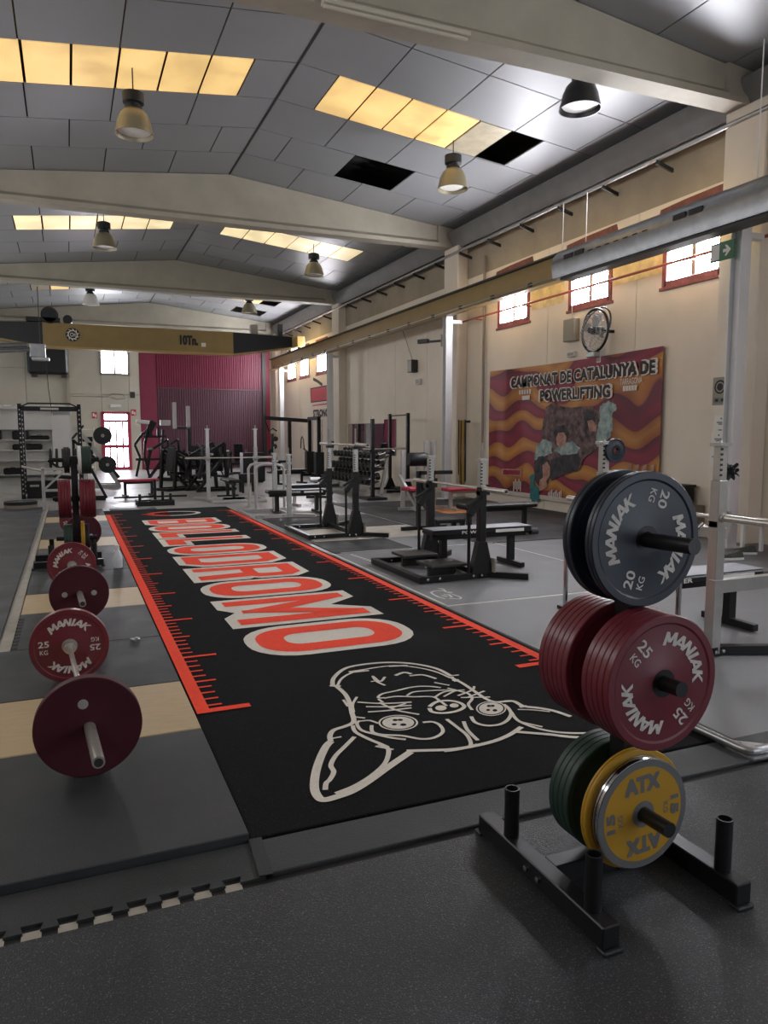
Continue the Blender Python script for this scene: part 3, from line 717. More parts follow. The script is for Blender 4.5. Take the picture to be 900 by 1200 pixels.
# high bay lamps
def lamp(x, y, zr, shade, label):
    t = thing('high_bay_lamp', label, 'lamp', (x, y, zr))
    r = 0.27
    pr = [(0.08,0.35),(0.13,0.33),(0.185,0.27),(0.222,0.18),(0.245,0.08),(r,0.0),(r+0.012,0.0),(0.257,0.085),(0.234,0.19),(0.195,0.285),(0.135,0.345),(0.08,0.365)]
    MB().lathe(pr, 28).build('shade', shade, t)
    MB().lathe([(0,0.05),(0.235,0.05),(0.24,0.056),(0,0.056)], 24, close=False).build('diffuser', 'lamp_inner', t)
    MB().lathe([(0,0.34),(0.12,0.34),(0.12,0.39),(0.09,0.40),(0.09,0.43),(0.15,0.44),(0.15,0.58),(0.1,0.6),(0,0.6)], 20, close=False).build('ballast_housing', 'crane_black', t)
    zc = ceil_z(x)-zr-0.02
    MB().tube((0,0,0.6),(0,0,zc+0.02),0.01,6).build('suspension_rod', 'dark_steel', t)
    return t
lamp(1.07, 11.9, 5.9, 'lamp_shade', 'bell shaped beige high bay lamp under the amber skylight row')
lamp(6.5, 8.62, 5.88, 'lamp_shade_dark', 'black bell shaped high bay lamp close behind the nearest concrete beam')
lamp(6.52, 12.25, 5.9, 'lamp_shade', 'bell shaped grey high bay lamp beside the open skylight')
lamp(0.97, 19.2, 5.9, 'lamp_shade', 'bell shaped high bay lamp below the pale skylight row over the platforms')
lamp(6.44, 20.2, 5.9, 'lamp_shade', 'bell shaped high bay lamp below the pale skylight row near the cream wall')
lamp(0.88, 27.6, 5.9, 'lamp_inner', 'small white bell lamp hanging behind the hoist of the bridge crane')
lamp(6.24, 27.3, 5.9, 'lamp_shade', 'small bell lamp hanging over the black end of the bridge crane')
# fluorescent tube on the near beam
ft = thing('tube_light', 'long unlit fluorescent tube light fixed under the near concrete beam', 'lamp', (3.62, 7.86, 6.05))
MB().bb(-1.0, 0.75, -0.06, 0.06, -0.03, 0.02, b=0.01).build('housing', 'tube_old', ft); MB().tube((-0.98,0,-0.045),(0.73,0,-0.045),0.022,10).build('tube', 'tube_old', ft)
# silver conduit run and junction box near the far left, ventilation unit on the far wall
vu = thing('ventilation_unit', 'black boxy ventilation unit high on the far wall', 'ventilator', (-0.62, FY-0.3, 3.95))
MB().bb(-0.78, 0.72, -0.25, 0.29, 0, 1.05, b=0.08).build('body', 'crane_black', vu)
for x in (-0.55, 0.55): MB().bb(x-0.1, x+0.1, -0.2, 0.28, -0.1, 0).build('bracket', 'dark_steel', vu)
cd = thing('duct_end', 'shiny silver duct with square end box hanging below the crane', 'duct', (0.0, 26.0, 4.2))
MB().path([(-3.4,-1.2,-0.12),(-2.0,-0.5,-0.02),(-1.1,0,0.1)], 0.085, 12).build('pipe_run', 'foil', cd)
MB().path([(-3.4,-1.2,-0.32),(-2.0,-0.5,-0.18),(-1.05,0,-0.05)], 0.06, 12).build('pipe_run', 'foil', cd)
MB().bb(-1.0, -0.55, -0.2, 0.2, -0.28, 0.14, b=0.02).build('end_box', 'foil', cd); MB().bb(-0.95, -0.45, -0.24, 0.24, -0.36, -0.28).build('end_plate', 'galv', cd)
MB().tube((-0.7,0,0.14),(-0.7,0,1.9),0.012,6).build('hanger_rod', 'dark_steel', cd)
MB().path([(-0.55,0.0,-0.3),(-0.52,0.0,-1.2),(-0.45,0.0,-2.0)], 0.012, 6).build('cable', 'letter_black', cd)

# ================================================================== ON THE RIGHT WALL
bn = thing('wall_banner', 'large red and orange powerlifting banner with a dark figure collage on the cream wall', 'banner', (8.93, 0, 0))
BYN, BYF, BZ0, BZ1 = 9.5, 14.9, 0.30, 2.97
mb = MB(); nu, nv = 60, 30; vs = []
def bdepth(u, v): return 0.004*math.sin(u*16+v*3)+0.0035*math.sin(u*7-v*9+1)+0.007*math.exp(-((u-v*0.25-0.62)**2)/0.0012)
for j in range(nv+1):
    for i in range(nu+1):
        u, v = i/nu, j/nv; vs.append((-bdepth(u, v), BYF+(BYN-BYF)*u, BZ0+(BZ1-BZ0)*v-0.05*math.sin(PI*u)*v*0.6))
fs = [(j*(nu+1)+i, j*(nu+1)+i+1, (j+1)*(nu+1)+i+1, (j+1)*(nu+1)+i) for j in range(nv) for i in range(nu)]
mb.add(vs, fs).build('cloth', 'banner_print', bn, angle=180)
MB().bb(-0.012, 0.0, BYN, BYF, BZ0-0.09, BZ0+0.0).build('bottom_hem', 'banner_hem', bn)
def bpx(px, py, off=0.045):                         # pixel -> point on the banner plane
    p = on_x(px, py, 8.93); return (-off*0.45, p.y, p.z)
def bpoly(name, pts, m, off=0.040):
    if name in ('printed_figure', 'printed_smoke', 'printed_hair', 'printed_sleeve'):      # ragged painted edge
        q = []
        for i in range(len(pts)):
            a, b = pts[i], pts[(i+1) % len(pts)]
            for k in range(5): t = k/5; q.append((a[0]+(b[0]-a[0])*t+random.uniform(-1,1)*0.9, a[1]+(b[1]-a[1])*t+random.uniform(-1,1)*0.9))
        pts = q
    return MB().add([bpx(*p, off) for p in pts], [tuple(range(len(pts)))]).build(name, m, bn)
K = 240/900
def zz(pts): return [(570+x*K, 400+y*K*1.0) for x, y in pts]
bpoly('printed_figure', zz([(265,290),(300,268),(335,290),(400,290),(470,285),(500,310),(560,300),(520,440),(430,520),(415,560),(350,585),(290,610),(240,590),(215,520),(245,440),(250,370)]), 'print_brown', 0.036)
bpoly('printed_smoke', zz([(500,290),(520,270),(545,262),(575,280),(575,300),(555,315),(560,380),(545,420),(515,460),(488,462),(490,400),(500,350)]), 'print_teal', 0.040)
bpoly('printed_smoke', zz([(222,460),(250,430),(290,440),(290,490),(255,510),(215,520)]), 'print_teal', 0.040)
bpoly('printed_smoke', zz([(300,480),(330,450),(380,440),(415,470),(400,500),(340,500)]), 'print_teal', 0.039)
bpoly('printed_sleeve', zz([(290,520),(340,500),(410,490),(420,540),(400,570),(350,582),(292,608),(270,570)]), 'print_black', 0.044)
bpoly('printed_hair', zz([(300,400),(318,372),(345,370),(362,392),(366,420),(350,440),(310,440)]), 'print_black', 0.044)
bpoly('printed_face', zz([(310,425),(320,402),(345,400),(356,420),(352,450),(330,470),(314,455)]), 'print_skin', 0.047)
bpoly('printed_hair', zz([(430,330),(450,300),(478,310),(482,345),(470,390),(440,395)]), 'print_black', 0.044)
bpoly('printed_face', zz([(448,350),(470,345),(490,370),(485,395),(455,395)]), 'print_skin', 0.047)
bpoly('printed_hair', zz([(213,540),(230,508),(262,505),(285,530),(282,600),(262,640),(238,640),(214,610)]), 'print_black', 0.050)
bpoly('printed_face', zz([(250,545),(270,528),(284,550),(283,590),(268,612),(252,600)]), 'print_skin', 0.053)
bpoly('printed_neck', zz([(238,610),(262,590),(272,640),(236,660)]), 'print_skin', 0.052)
bpoly('printed_sleeve', zz([(196,660),(215,632),(236,650),(238,690),(215,712),(198,695)]), 'print_tealdark', 0.055)
bpoly('printed_sleeve', zz([(195,590),(215,580),(214,630),(196,650)]), 'print_tealdark', 0.051)
def btext(s, px0, py0, px1, py1, h, m, bold, off, name='lettering', shear=0.0):
    """line of banner text from the far end px0 to the near end px1 (baseline centre)"""
    a, b = Vector(bpx(px0, py0, off)), Vector(bpx(px1, py1, off)); w = abs(a.y-b.y); c = (a+b)/2
    ang = math.atan2(b.z-a.z, a.y-b.y)
    mb = MB(); M = Matrix.Translation((8.93,0,0)).inverted() @ M_RIGHT(c.y, c.z, 8.93-off*0.45) @ Matrix.Rotation(ang, 4, 'Z')
    if bold > 0.03: heavy_text(mb, s, M, w+0.1, h, bold, 8, 0.01, 0.0003)
    elif bold: heavy_text(mb, s, M, w, h, bold, 4, 0.01, 0.0003)
    else: text_fit(mb, s, M, w, h, 0.01)
    return mb.build(name, m, bn)
for s, a in (('CAMPIONAT DE CATALUNYA DE', (600, 449, 770, 429)), ('POWERLIFTING', (634, 464, 717, 458))):
    btext(s, *a, 0.27, 'print_white', 0.031, 0.056, 'lettering_outline'); btext(s, *a, 0.24, 'letter_black', 0.016, 0.060)
btext('TARRAGONA', 728, 448, 754, 445, 0.11, 'print_white', 0.0, 0.056)
for (x0, x1, y) in ((731, 748, 455.5), (609, 624, 460), (613, 622, 466.5)):
    a, b = bpx(x0, y, 0.056), bpx(x1, y-1, 0.056)
    mb = MB()
    n = 5
    for k in range(n):
        yy = a[1]+(b[1]-a[1])*(k+0.5)/n; mb.box((-0.026, yy, a[2]), (0.002, 0.06, 0.09))
    mb.build('small_print', 'print_white', bn)
bpoly('logo_box', [(589,549),(612,550),(612,558),(589,557)], 'print_skin', 0.048); bpoly('logo_box', [(590.5,550.5),(610.5,551.2),(610.5,556.7),(590.5,556)], 'gate_crimson', 0.052)
mb = MB()
for k in range(5):
    a = bpx(603+k*2, 570, 0.05); mb.box((-0.023, a[1], a[2]+(0.05 if k % 2 else 0)), (0.002, 0.03, 0.22))
mb.build('logo_mark', 'print_white', bn)
mb = MB()
for k in range(9):
    a = bpx(644+k*1.8, 579+k*0.15, 0.05); mb.box((-0.023, a[1], a[2]), (0.002, 0.028, 0.08+0.1*((k*7) % 3)/2))
mb.build('logo_mark', 'print_white', bn)
mb = MB()
for k in range(4):
    x = 735+k*9; mb.add([bpx(x,553,0.05),bpx(x+5,552,0.05),bpx(x+6.5,544,0.05),bpx(x+2,545,0.05)], [(0,1,2,3)])
mb.build('logo_mark', 'print_skin', bn)

# fan
fn = thing('wall_fan', 'round black wall fan with silver cage above the banner', 'fan', (8.6, 10.82, 3.36), (0, 0, R_(-2)))
MX = Matrix.Rotation(PI/2, 4, 'Y')
circ3 = lambda r, x, n=40: [(x, r*math.cos(2*PI*k/n), r*math.sin(2*PI*k/n)) for k in range(n)]
MB().path(circ3(0.37, 0), 0.022, 8, True).build('outer_ring', 'black_paint', fn)
MB().path([(0.0+0.12*math.sin(R_(a)), 0.40*math.cos(R_(a)), 0.40*math.sin(R_(a))) for a in range(0, 181, 12)], 0.016, 8).build('yoke', 'black_paint', fn)
cg = MB()
for k in range(28):
    a = 2*PI*k/28; ca, sa = math.cos(a), math.sin(a)
    cg.path([(-0.13,0.06*ca,0.06*sa),(-0.12,0.2*ca,0.2*sa),(-0.06,0.31*ca,0.31*sa),(0.0,0.33*ca,0.33*sa),(0.06,0.28*ca,0.28*sa),(0.1,0.1*ca,0.1*sa)], 0.0035, 4)
for r, x in ((0.2,-0.12),(0.33,0.0),(0.28,-0.085)): cg.path(circ3(r, x), 0.005, 5, True)
cg.build('cage', 'galv', fn)
for k in range(4):
    a = PI/2*k+0.4; M = Matrix.Rotation(a, 4, 'X') @ Matrix.Translation((-0.02,0,0.16)) @ Matrix.Rotation(0.5, 4, 'Z')
    MB().add([(0,-0.03,-0.12),(0,0.03,-0.12),(0,0.09,0.02),(0,0.08,0.12),(0,-0.05,0.14),(0,-0.08,0.05)], [(0,1,2,3,4,5)], M).build('blade', 'galv', fn)
MB().lathe([(0,-0.12),(0.05,-0.12),(0.07,-0.06),(0.07,0.16),(0,0.16)], 20, MX, close=False).build('motor', 'black_paint', fn)
MB().bar((0.16,0,0),(0.4,0,-0.0),0.05,0.05).build('wall_arm', 'black_paint', fn)
MB().bb(-0.1, 0.06, -0.1, 0.1, -0.47, -0.37, b=0.015).build('foot_bracket', 'galv', fn)
# small boxes and cables
def wall_box(label, y, z, w, h, d, m='frame_grey', cable=None, x=WX):
    t = thing('junction_box', label, 'box', (x, y, z)); MB().bb(-d, 0, -w/2, w/2, -h/2, h/2, b=0.01).build('body', m, t)
    MB().bb(-d-0.006, -d, -w/2+0.02, w/2-0.02, -h/2+0.02, h/2-0.02).build('lid', 'sign_olive', t)
    if cable: MB().path(cable, 0.009, 6).build('cable', 'frame_grey', t)
    return t
wall_box('beige control box on the wall beside the fan', 11.93, 3.52, 0.34, 0.42, 0.14, 'sign_olive', [(-0.05,0,0.2),(-0.04,0.05,0.6),(-0.04,0.1,1.2)])
wall_box('small white box below the beige control box', 11.93, 3.07, 0.22, 0.1, 0.08, 'white_paint')
wall_box('small white box under the wall fan', 11.1, 2.98, 0.12, 0.28, 0.08, 'white_paint')
wall_box('grey detector box hanging from a cable on the cream wall', 19.0, 3.42, 0.28, 0.34, 0.2, 'dark_steel', [(-0.1,0,0.15),(-0.2,0.2,0.7),(-0.3,0.4,1.2)])
wall_box('small white socket box under the grey detector', 18.7, 2.98, 0.24, 0.16, 0.1, 'white_paint')
# security camera at the steel post
sc_ = thing('security_camera', 'small dark security camera on an arm beside the steel post', 'camera', (8.28, 15.98, 3.75))
MB().bar((0.0,0,0),(-0.25,0.35,-0.0),0.05,0.05).build('arm', 'dark_steel', sc_); MB().box((-0.3,0.45,0.02),(0.1,0.3,0.1),rot=(0,0,0.5),b=0.01).build('body', 'dark_steel', sc_); MB().bb(-0.06,0.06,-0.13,0.0,-0.14,0.14).build('mount', 'frame_grey', sc_)
# resistance bands
rb = thing('band_hook', 'black wall hooks for resistance bands on the cream column', 'hook', (8.72, 15.6, 1.84))
for y in (-0.16, 0.16): MB().path([(0.02,y,0),(-0.1,y,0.0),(-0.13,y,0.04)], 0.015, 6).build('hook', 'black_paint', rb)
MB().bb(-0.02, 0, -0.2, 0.2, -0.03, 0.03).build('back_bar', 'black_paint', rb)
for k, (y, z, m, nm) in enumerate(((-0.15,1.45,'band_black','black'),(-0.09,1.62,'band_yellow','ochre'),(-0.03,1.5,'band_yellow','ochre'),(0.03,1.66,'band_black','black'),(0.09,1.5,'band_yellow','ochre'),(0.15,1.3,'band_black','black'))):
    o = MB().path([(0,-0.022,0),(0,-0.03,-z*0.5),(0.01,-0.02,-z*0.97),(0.01,0,-z),(0.01,0.02,-z*0.97),(0,0.03,-z*0.5),(0,0.022,0)], 0.013, 6, True).build('resistance_band', m, loc=(8.61, 15.6+y, 1.87))
    tag(o, nm+' rubber resistance band hanging on the column hooks', 'band', nm+' bands on the hooks')
# signs, notices
def plate_sign(name, label, y, z, w, h, m, x, cat='sign'):
    t = thing(name, label, cat, (x, y, z)); MB().bb(-0.006, 0, -w/2, w/2, -h/2, h/2).build('plate', m, t); return t
cx_ = 8.72
s1 = plate_sign('notice_plate', 'grey notice plate with a round black emblem on the near column', 8.12, 2.17, 0.26, 0.40, 'sign_olive', cx_)
mb = MB(); Ms = Matrix(((0,0,-1,-0.008),(-1,0,0,0),(0,1,0,0),(0,0,0,1)))
mb.ring(circ(0,0.06,0.1), circ(0,0.06,0.075), 0, Ms); mb.flat(circ(0,0.06,0.055), 0, Ms); mb.build('round_emblem', 'letter_black', s1)
mb = MB(); mb.flat([(-0.11,-0.17),(0.11,-0.17),(0.11,-0.09),(-0.11,-0.09)], 0, Ms); mb.build('caption_bar', 'print_grey', s1)
mb = MB(); mb.flat([(-0.08,-0.15),(-0.02,-0.15),(-0.02,-0.11),(-0.08,-0.11)], 0.002, Ms); mb.flat([(0.03,-0.15),(0.08,-0.15),(0.08,-0.11),(0.03,-0.11)], 0.002, Ms); mb.build('caption_mark', 'letter_black', s1)
for k, (y, z, lab) in enumerate(((8.07,1.70,'topmost white paper notice on the near column'),(8.10,1.46,'middle white paper notice on the near column'),(8.13,1.20,'lowest white paper notice on the near column'))):
    p = plate_sign('paper_notice', lab, y, z, 0.26, 0.24, 'paper', cx_, 'notice')
    mb = MB()
    for q, w in ((0.02,0.16),(-0.005,0.1),(-0.09,0.09)): mb.flat([(-w/2,q-0.009),(w/2,q-0.009),(w/2,q+0.009),(-w/2,q+0.009)], 0, Ms)
    mb.flat(circ(0,0.075,0.016,8), 0, Ms)
    mb.build('printed_lines', 'print_grey', p)
e1 = thing('exit_sign', 'green emergency exit sign with white arrow on the near steel post', 'sign', (8.16, 7.58, 3.98))
MB().bb(-0.02, 0, -0.11, 0.27, -0.12, 0.12).build('plate', 'sign_green', e1)
mb = MB(); Me = Matrix(((0,0,-1,-0.023),(-1,0,0,0),(0,1,0,0),(0,0,0,1))); mb.flat([(-0.06,-0.02),(0.0,-0.02),(-0.03,-0.07),(0.0,-0.07),(0.07,0.0),(0.0,0.07),(-0.03,0.07),(0.0,0.02),(-0.06,0.02)], 0, Me); mb.build('arrow', 'paper', e1)
mb = MB(); mb.flat([(-0.25,-0.1),(-0.12,-0.1),(-0.12,0.1),(-0.25,0.1)], 0, Me); mb.build('running_figure_field', 'paper', e1)
# mirrors
for y0, y1, z0, z1, lab in ((22.35,24.4,0.95,1.88,'wide wall mirror with a pale edge beyond the pull-up frame'),(21.25,22.3,0.95,1.86,'middle wall mirror of the row behind the pull-up frame'),(20.35,21.2,0.9,1.98,'tallest wall mirror, next to the pull-up frame')):
    t = thing('wall_mirror', lab, 'mirror', (WX-0.02, (y0+y1)/2, z0)); w = (y1-y0)/2
    MB().bb(-0.012, 0, -w, w, 0, z1-z0).build('glass', 'mirror', t); MB().bb(0, 0.018, -w-0.01, w+0.01, -0.01, z1-z0+0.01).build('backing', 'dark_steel', t)
# painted wall logo
lg = thing('wall_logo', 'red and black painted gym logo on the white far part of the right wall', 'logo', (WX-0.004, 27.9, 2.7))
Ml = Matrix(((0,0,-1,0),(-1,0,0,0),(0,1,0,0),(0,0,0,1)))
MB().flat([(-0.9,0.08),(1.6,0.08),(1.6,0.66),(-0.95,0.66)], 0.0, Ml).build('black_field', 'letter_black', lg)
MB().flat([(-0.82,0.12),(1.5,0.12),(1.5,0.62),(-0.85,0.62)], 0.002, Ml).build('red_field', 'sign_red', lg)
MB().flat([(-0.7,-0.06),(1.4,-0.06),(1.4,-0.0),(-0.7,-0.02)], 0.001, Ml).build('underline', 'sign_red', lg)
MB().ribbon([(-0.55,1.0),(0.0,0.88),(0.6,0.7)], 0.12, 0.001, Ml).build('black_bar', 'letter_black', lg)
mb = MB(); heavy_text(mb, 'STRONG', Ml @ Matrix.Translation((0.35,-0.36,0.001)), 1.9, 0.32, 0.02); mb.build('lettering', 'letter_black', lg)
# small signs on the far wall
for x, z, m, lab in ((1.05,2.33,'sign_red','small red fire sign left of the far door'),(2.62,2.45,'sign_red','small red sign right of the far door'),(2.6,3.2,'dark_steel','small dark box high right of the far door')):
    t = thing('wall_sign', lab, 'sign', (x, FY, z)); MB().bb(-0.1, 0.1, -0.02, 0, -0.13, 0.13).build('plate', m, t)
    if m == 'sign_red':
        mb = MB(); mb.bb(-0.07, 0.0, -0.024, -0.02, -0.06, 0.08); mb.bb(0.02, 0.07, -0.024, -0.02, -0.1, 0.03); mb.build('pictogram', 'paper', t)
t = thing('emergency_light', 'small white emergency light over the far door', 'lamp', (1.9, FY, 2.72)); MB().bb(-0.22, 0.22, -0.08, 0, -0.06, 0.06, b=0.01).build('body', 'white_paint', t)
t = thing('wall_pipe', 'thin grey conduit along the far wall above the door', 'pipe', (0, FY-0.04, 3.1)); MB().path([(0.15,0,0),(1.6,0,0.0),(1.8,0,0.15),(2.2,0,0.12),(2.3,0,-0.05),(2.0,0,-0.1),(1.7,0,0)], 0.015, 6).build('pipe_run', 'frame_grey', t)
# vertical conduits beside the columns
for y, lab in ((15.2, 'vertical grey conduit on the wall beside the hanging bands'), (17.0, 'vertical grey conduit on the wall past the column with the bands')):
    o = MB().tube((8.93,y,0.02),(8.93,y,5.6),0.03,8).build('wall_conduit', 'frame_grey'); tag(o, lab, 'conduit')
o = MB().bb(8.94, 8.98, 6.55, 7.3, 0.0, 1.62).build('red_board', 'sign_red'); tag(o, 'tall red board leaning on the wall beside the near column', 'board')

# ================================================================== THE TURF RUNNER
tf = thing('turf_runner', 'long black turf runner with red ruler edges and red and white lettering', 'turf', (0, 0, 0))
TZ = 0.022
MB().bb(0.575, 3.02, 2.672, 15.75, 0, TZ, b=0.004).build('turf_strip', 'turf', tf)
ZW, ZR = TZ+0.0025, TZ+0.0045
# rulers
Y0, UNIT = 4.03, 1.09
def ruler(x_edge, s):
    mb = MB(); n = 100; yl = Y0+10*UNIT
    mb.flat([(x_edge, Y0), (x_edge+s*0.075, Y0), (x_edge+s*0.075, yl), (x_edge, yl)], ZR)
    for k in range(n+1):
        y = Y0+k*UNIT/10; L = 0.30 if k % 10 == 0 else (0.2 if k % 10 == 5 else 0.155)
        if 50 < k and k % 10 not in (0, 5): L = 0.14
        w = 0.036 if k % 10 == 0 else (0.026 if k % 10 == 5 else 0.022)
        if k == 0: w = 0.06; y += 0.03
        mb.flat([(x_edge+s*0.075, y-w/2), (x_edge+s*L, y-w/2), (x_edge+s*L, y+w/2), (x_edge+s*0.075, y+w/2)], ZR)
    return mb.build('ruler_print', 'turf_red', tf)
ruler(0.59, 1); ruler(2.975, -1)
# lettering: each letter is a white body with a red stroke; local u = reading direction, v = up
LH = 1.29; O_ = 0.085
def letter(ch, w):
    """returns (white polygons, red rings/polygons, white counters) in u 0..w, v 0..LH"""
    W, Rd, Ct = [], [], []
    t = 0.185; a = O_
    x0, x1, y0, y1 = a, w-a, a, LH-a
    q = lambda *p: list(p)
    if ch == 'O':
        W.append(rrect(w/2, LH/2, w, LH, 0.36)); Rd.append((rrect(w/2, LH/2, w-2*a, LH-2*a, 0.28), rrect(w/2, LH/2, w-2*a-2*t, LH-2*a-2*t-0.05, 0.12)))
    elif ch == 'L':
        W.append(q((0,0),(w,0),(w,t+2*a+0.06),(t+2*a,t+2*a+0.06),(t+2*a,LH),(0,LH)))
        Rd.append((q((x0,y0),(x1,y0),(x1,y0+t+0.06),(x0+t,y0+t+0.06),(x0+t,y1),(x0,y1)), None))
    elif ch in 'BDR':
        if ch == 'D':
            W.append(q((0,0),(w-0.22,0),(w,0.24),(w,LH-0.24),(w-0.22,LH),(0,LH)))
            o = q((x0,y0),(x1-0.17,y0),(x1,y0+0.2),(x1,y1-0.2),(x1-0.17,y1),(x0,y1)); i = q((x0+t,y0+t),(x1-t-0.07,y0+t),(x1-t,y0+t+0.09),(x1-t,y1-t-0.09),(x1-t-0.07,y1-t),(x0+t,y1-t))
            Rd.append((o, i))
        elif ch == 'B':
            W.append(q((0,0),(w-0.18,0),(w,0.18),(w,LH-0.18),(w-0.18,LH),(0,LH)))
            m = LH/2
            for b0, b1 in ((y0, m+t*0.4), (m-t*0.4, y1)):
                o = q((x0,b0),(x1-0.12,b0),(x1,b0+0.12),(x1,b1-0.12),(x1-0.12,b1),(x0,b1)); i = q((x0+t,b0+t*0.8),(x1-t-0.03,b0+t*0.8),(x1-t,b0+t*0.8+0.04),(x1-t,b1-t*0.8-0.04),(x1-t-0.03,b1-t*0.8),(x0+t,b1-t*0.8))
                Rd.append((o, i))
        else:
            W.append(q((0,0),(w,0),(w,LH*0.45),(w-0.06,LH*0.5),(w,LH*0.55),(w,LH-0.18),(w-0.18,LH),(0,LH)))
            m = LH*0.46; o = q((x0,m),(x1-0.1,m),(x1,m+0.1),(x1,y1-0.14),(x1-0.14,y1),(x0,y1)); i = q((x0+t,m+t*0.8),(x1-t-0.03,m+t*0.8),(x1-t,m+t*0.8+0.05),(x1-t,y1-t-0.05),(x1-t-0.03,y1-t),(x0+t,y1-t))
            Rd.append((o, i)); Rd.append((q((x0,y0),(x0+t,y0),(x0+t,m+0.02),(x0,m+0.02)), None)); Rd.append((q((x1-t-0.04,y0),(x1,y0),(x1-0.06,m+0.04),(x1-t-0.12,m+0.04)), None))
    elif ch == 'M':
        W.append(q((0,0),(t+2*a,0),(w/2,0.12),(w-t-2*a,0),(w,0),(w,LH),(w-t-1.3*a,LH),(w/2,LH-0.3),(t+1.3*a,LH),(0,LH)))
        Rd.append((q((x0,y0),(x0+t,y0),(x0+t,y1),(x0,y1)), None)); Rd.append((q((x1-t,y0),(x1,y0),(x1,y1),(x1-t,y1)), None))
        Rd.append((q((x0+t-0.02,y1),(x0+t-0.02,y1-0.36),(w/2-0.03,y0+0.1),(w/2+0.05,y0+0.1),(w/2+0.05,y0+0.42)), None)); Rd.append((q((x1-t+0.02,y1),(w/2-0.05,y0+0.42),(w/2-0.05,y0+0.1),(w/2+0.03,y0+0.1),(x1-t+0.02,y1-0.36)), None))
    return W, Rd
widths = {'B':0.86,'O':0.83,'L':0.74,'D':0.85,'R':0.86,'M':1.04}
word = 'BOLLODROMO'; tot = sum(widths[c] for c in word); gap = (13.72-4.86-tot)/9
yy = 13.72
for ch in word:
    w = widths[ch]; W, Rd = letter(ch, w); M = M_TURF(1.135, yy, 0)
    mb = MB()
    for p in W: mb.flat(p, ZW, M)
    mb.build('letter_body', 'turf_white', tf)
    mb = MB()
    for o, i in Rd:
        zs = ZR+0.0006*len(mb.f)
        zs = ZR+0.0006*Rd.index((o, i))
        if i is None: mb.flat(o, zs, M)
        else: mb.ring(o, i, zs, M)
    mb.build('letter_stroke', 'turf_red', tf)
    yy -= w+gap
# round emblem at the far end
mb = MB(); e = [(1.82+0.46*math.cos(R_(a)), 14.72+0.36*math.sin(R_(a))) for a in range(-150, 151, 6)]; mb.ribbon(e, 0.09, ZW); mb.build('emblem_ring', 'turf_white', tf)
mb = MB(); e = [(1.82+0.46*math.cos(R_(a)), 14.72+0.36*math.sin(R_(a))) for a in range(100, 261, 6)]; mb.ribbon(e, 0.11, ZR); mb.flat([(1.2,14.72),(1.45,14.58),(1.45,14.86)], ZR); mb.build('emblem_flame', 'turf_red', tf)
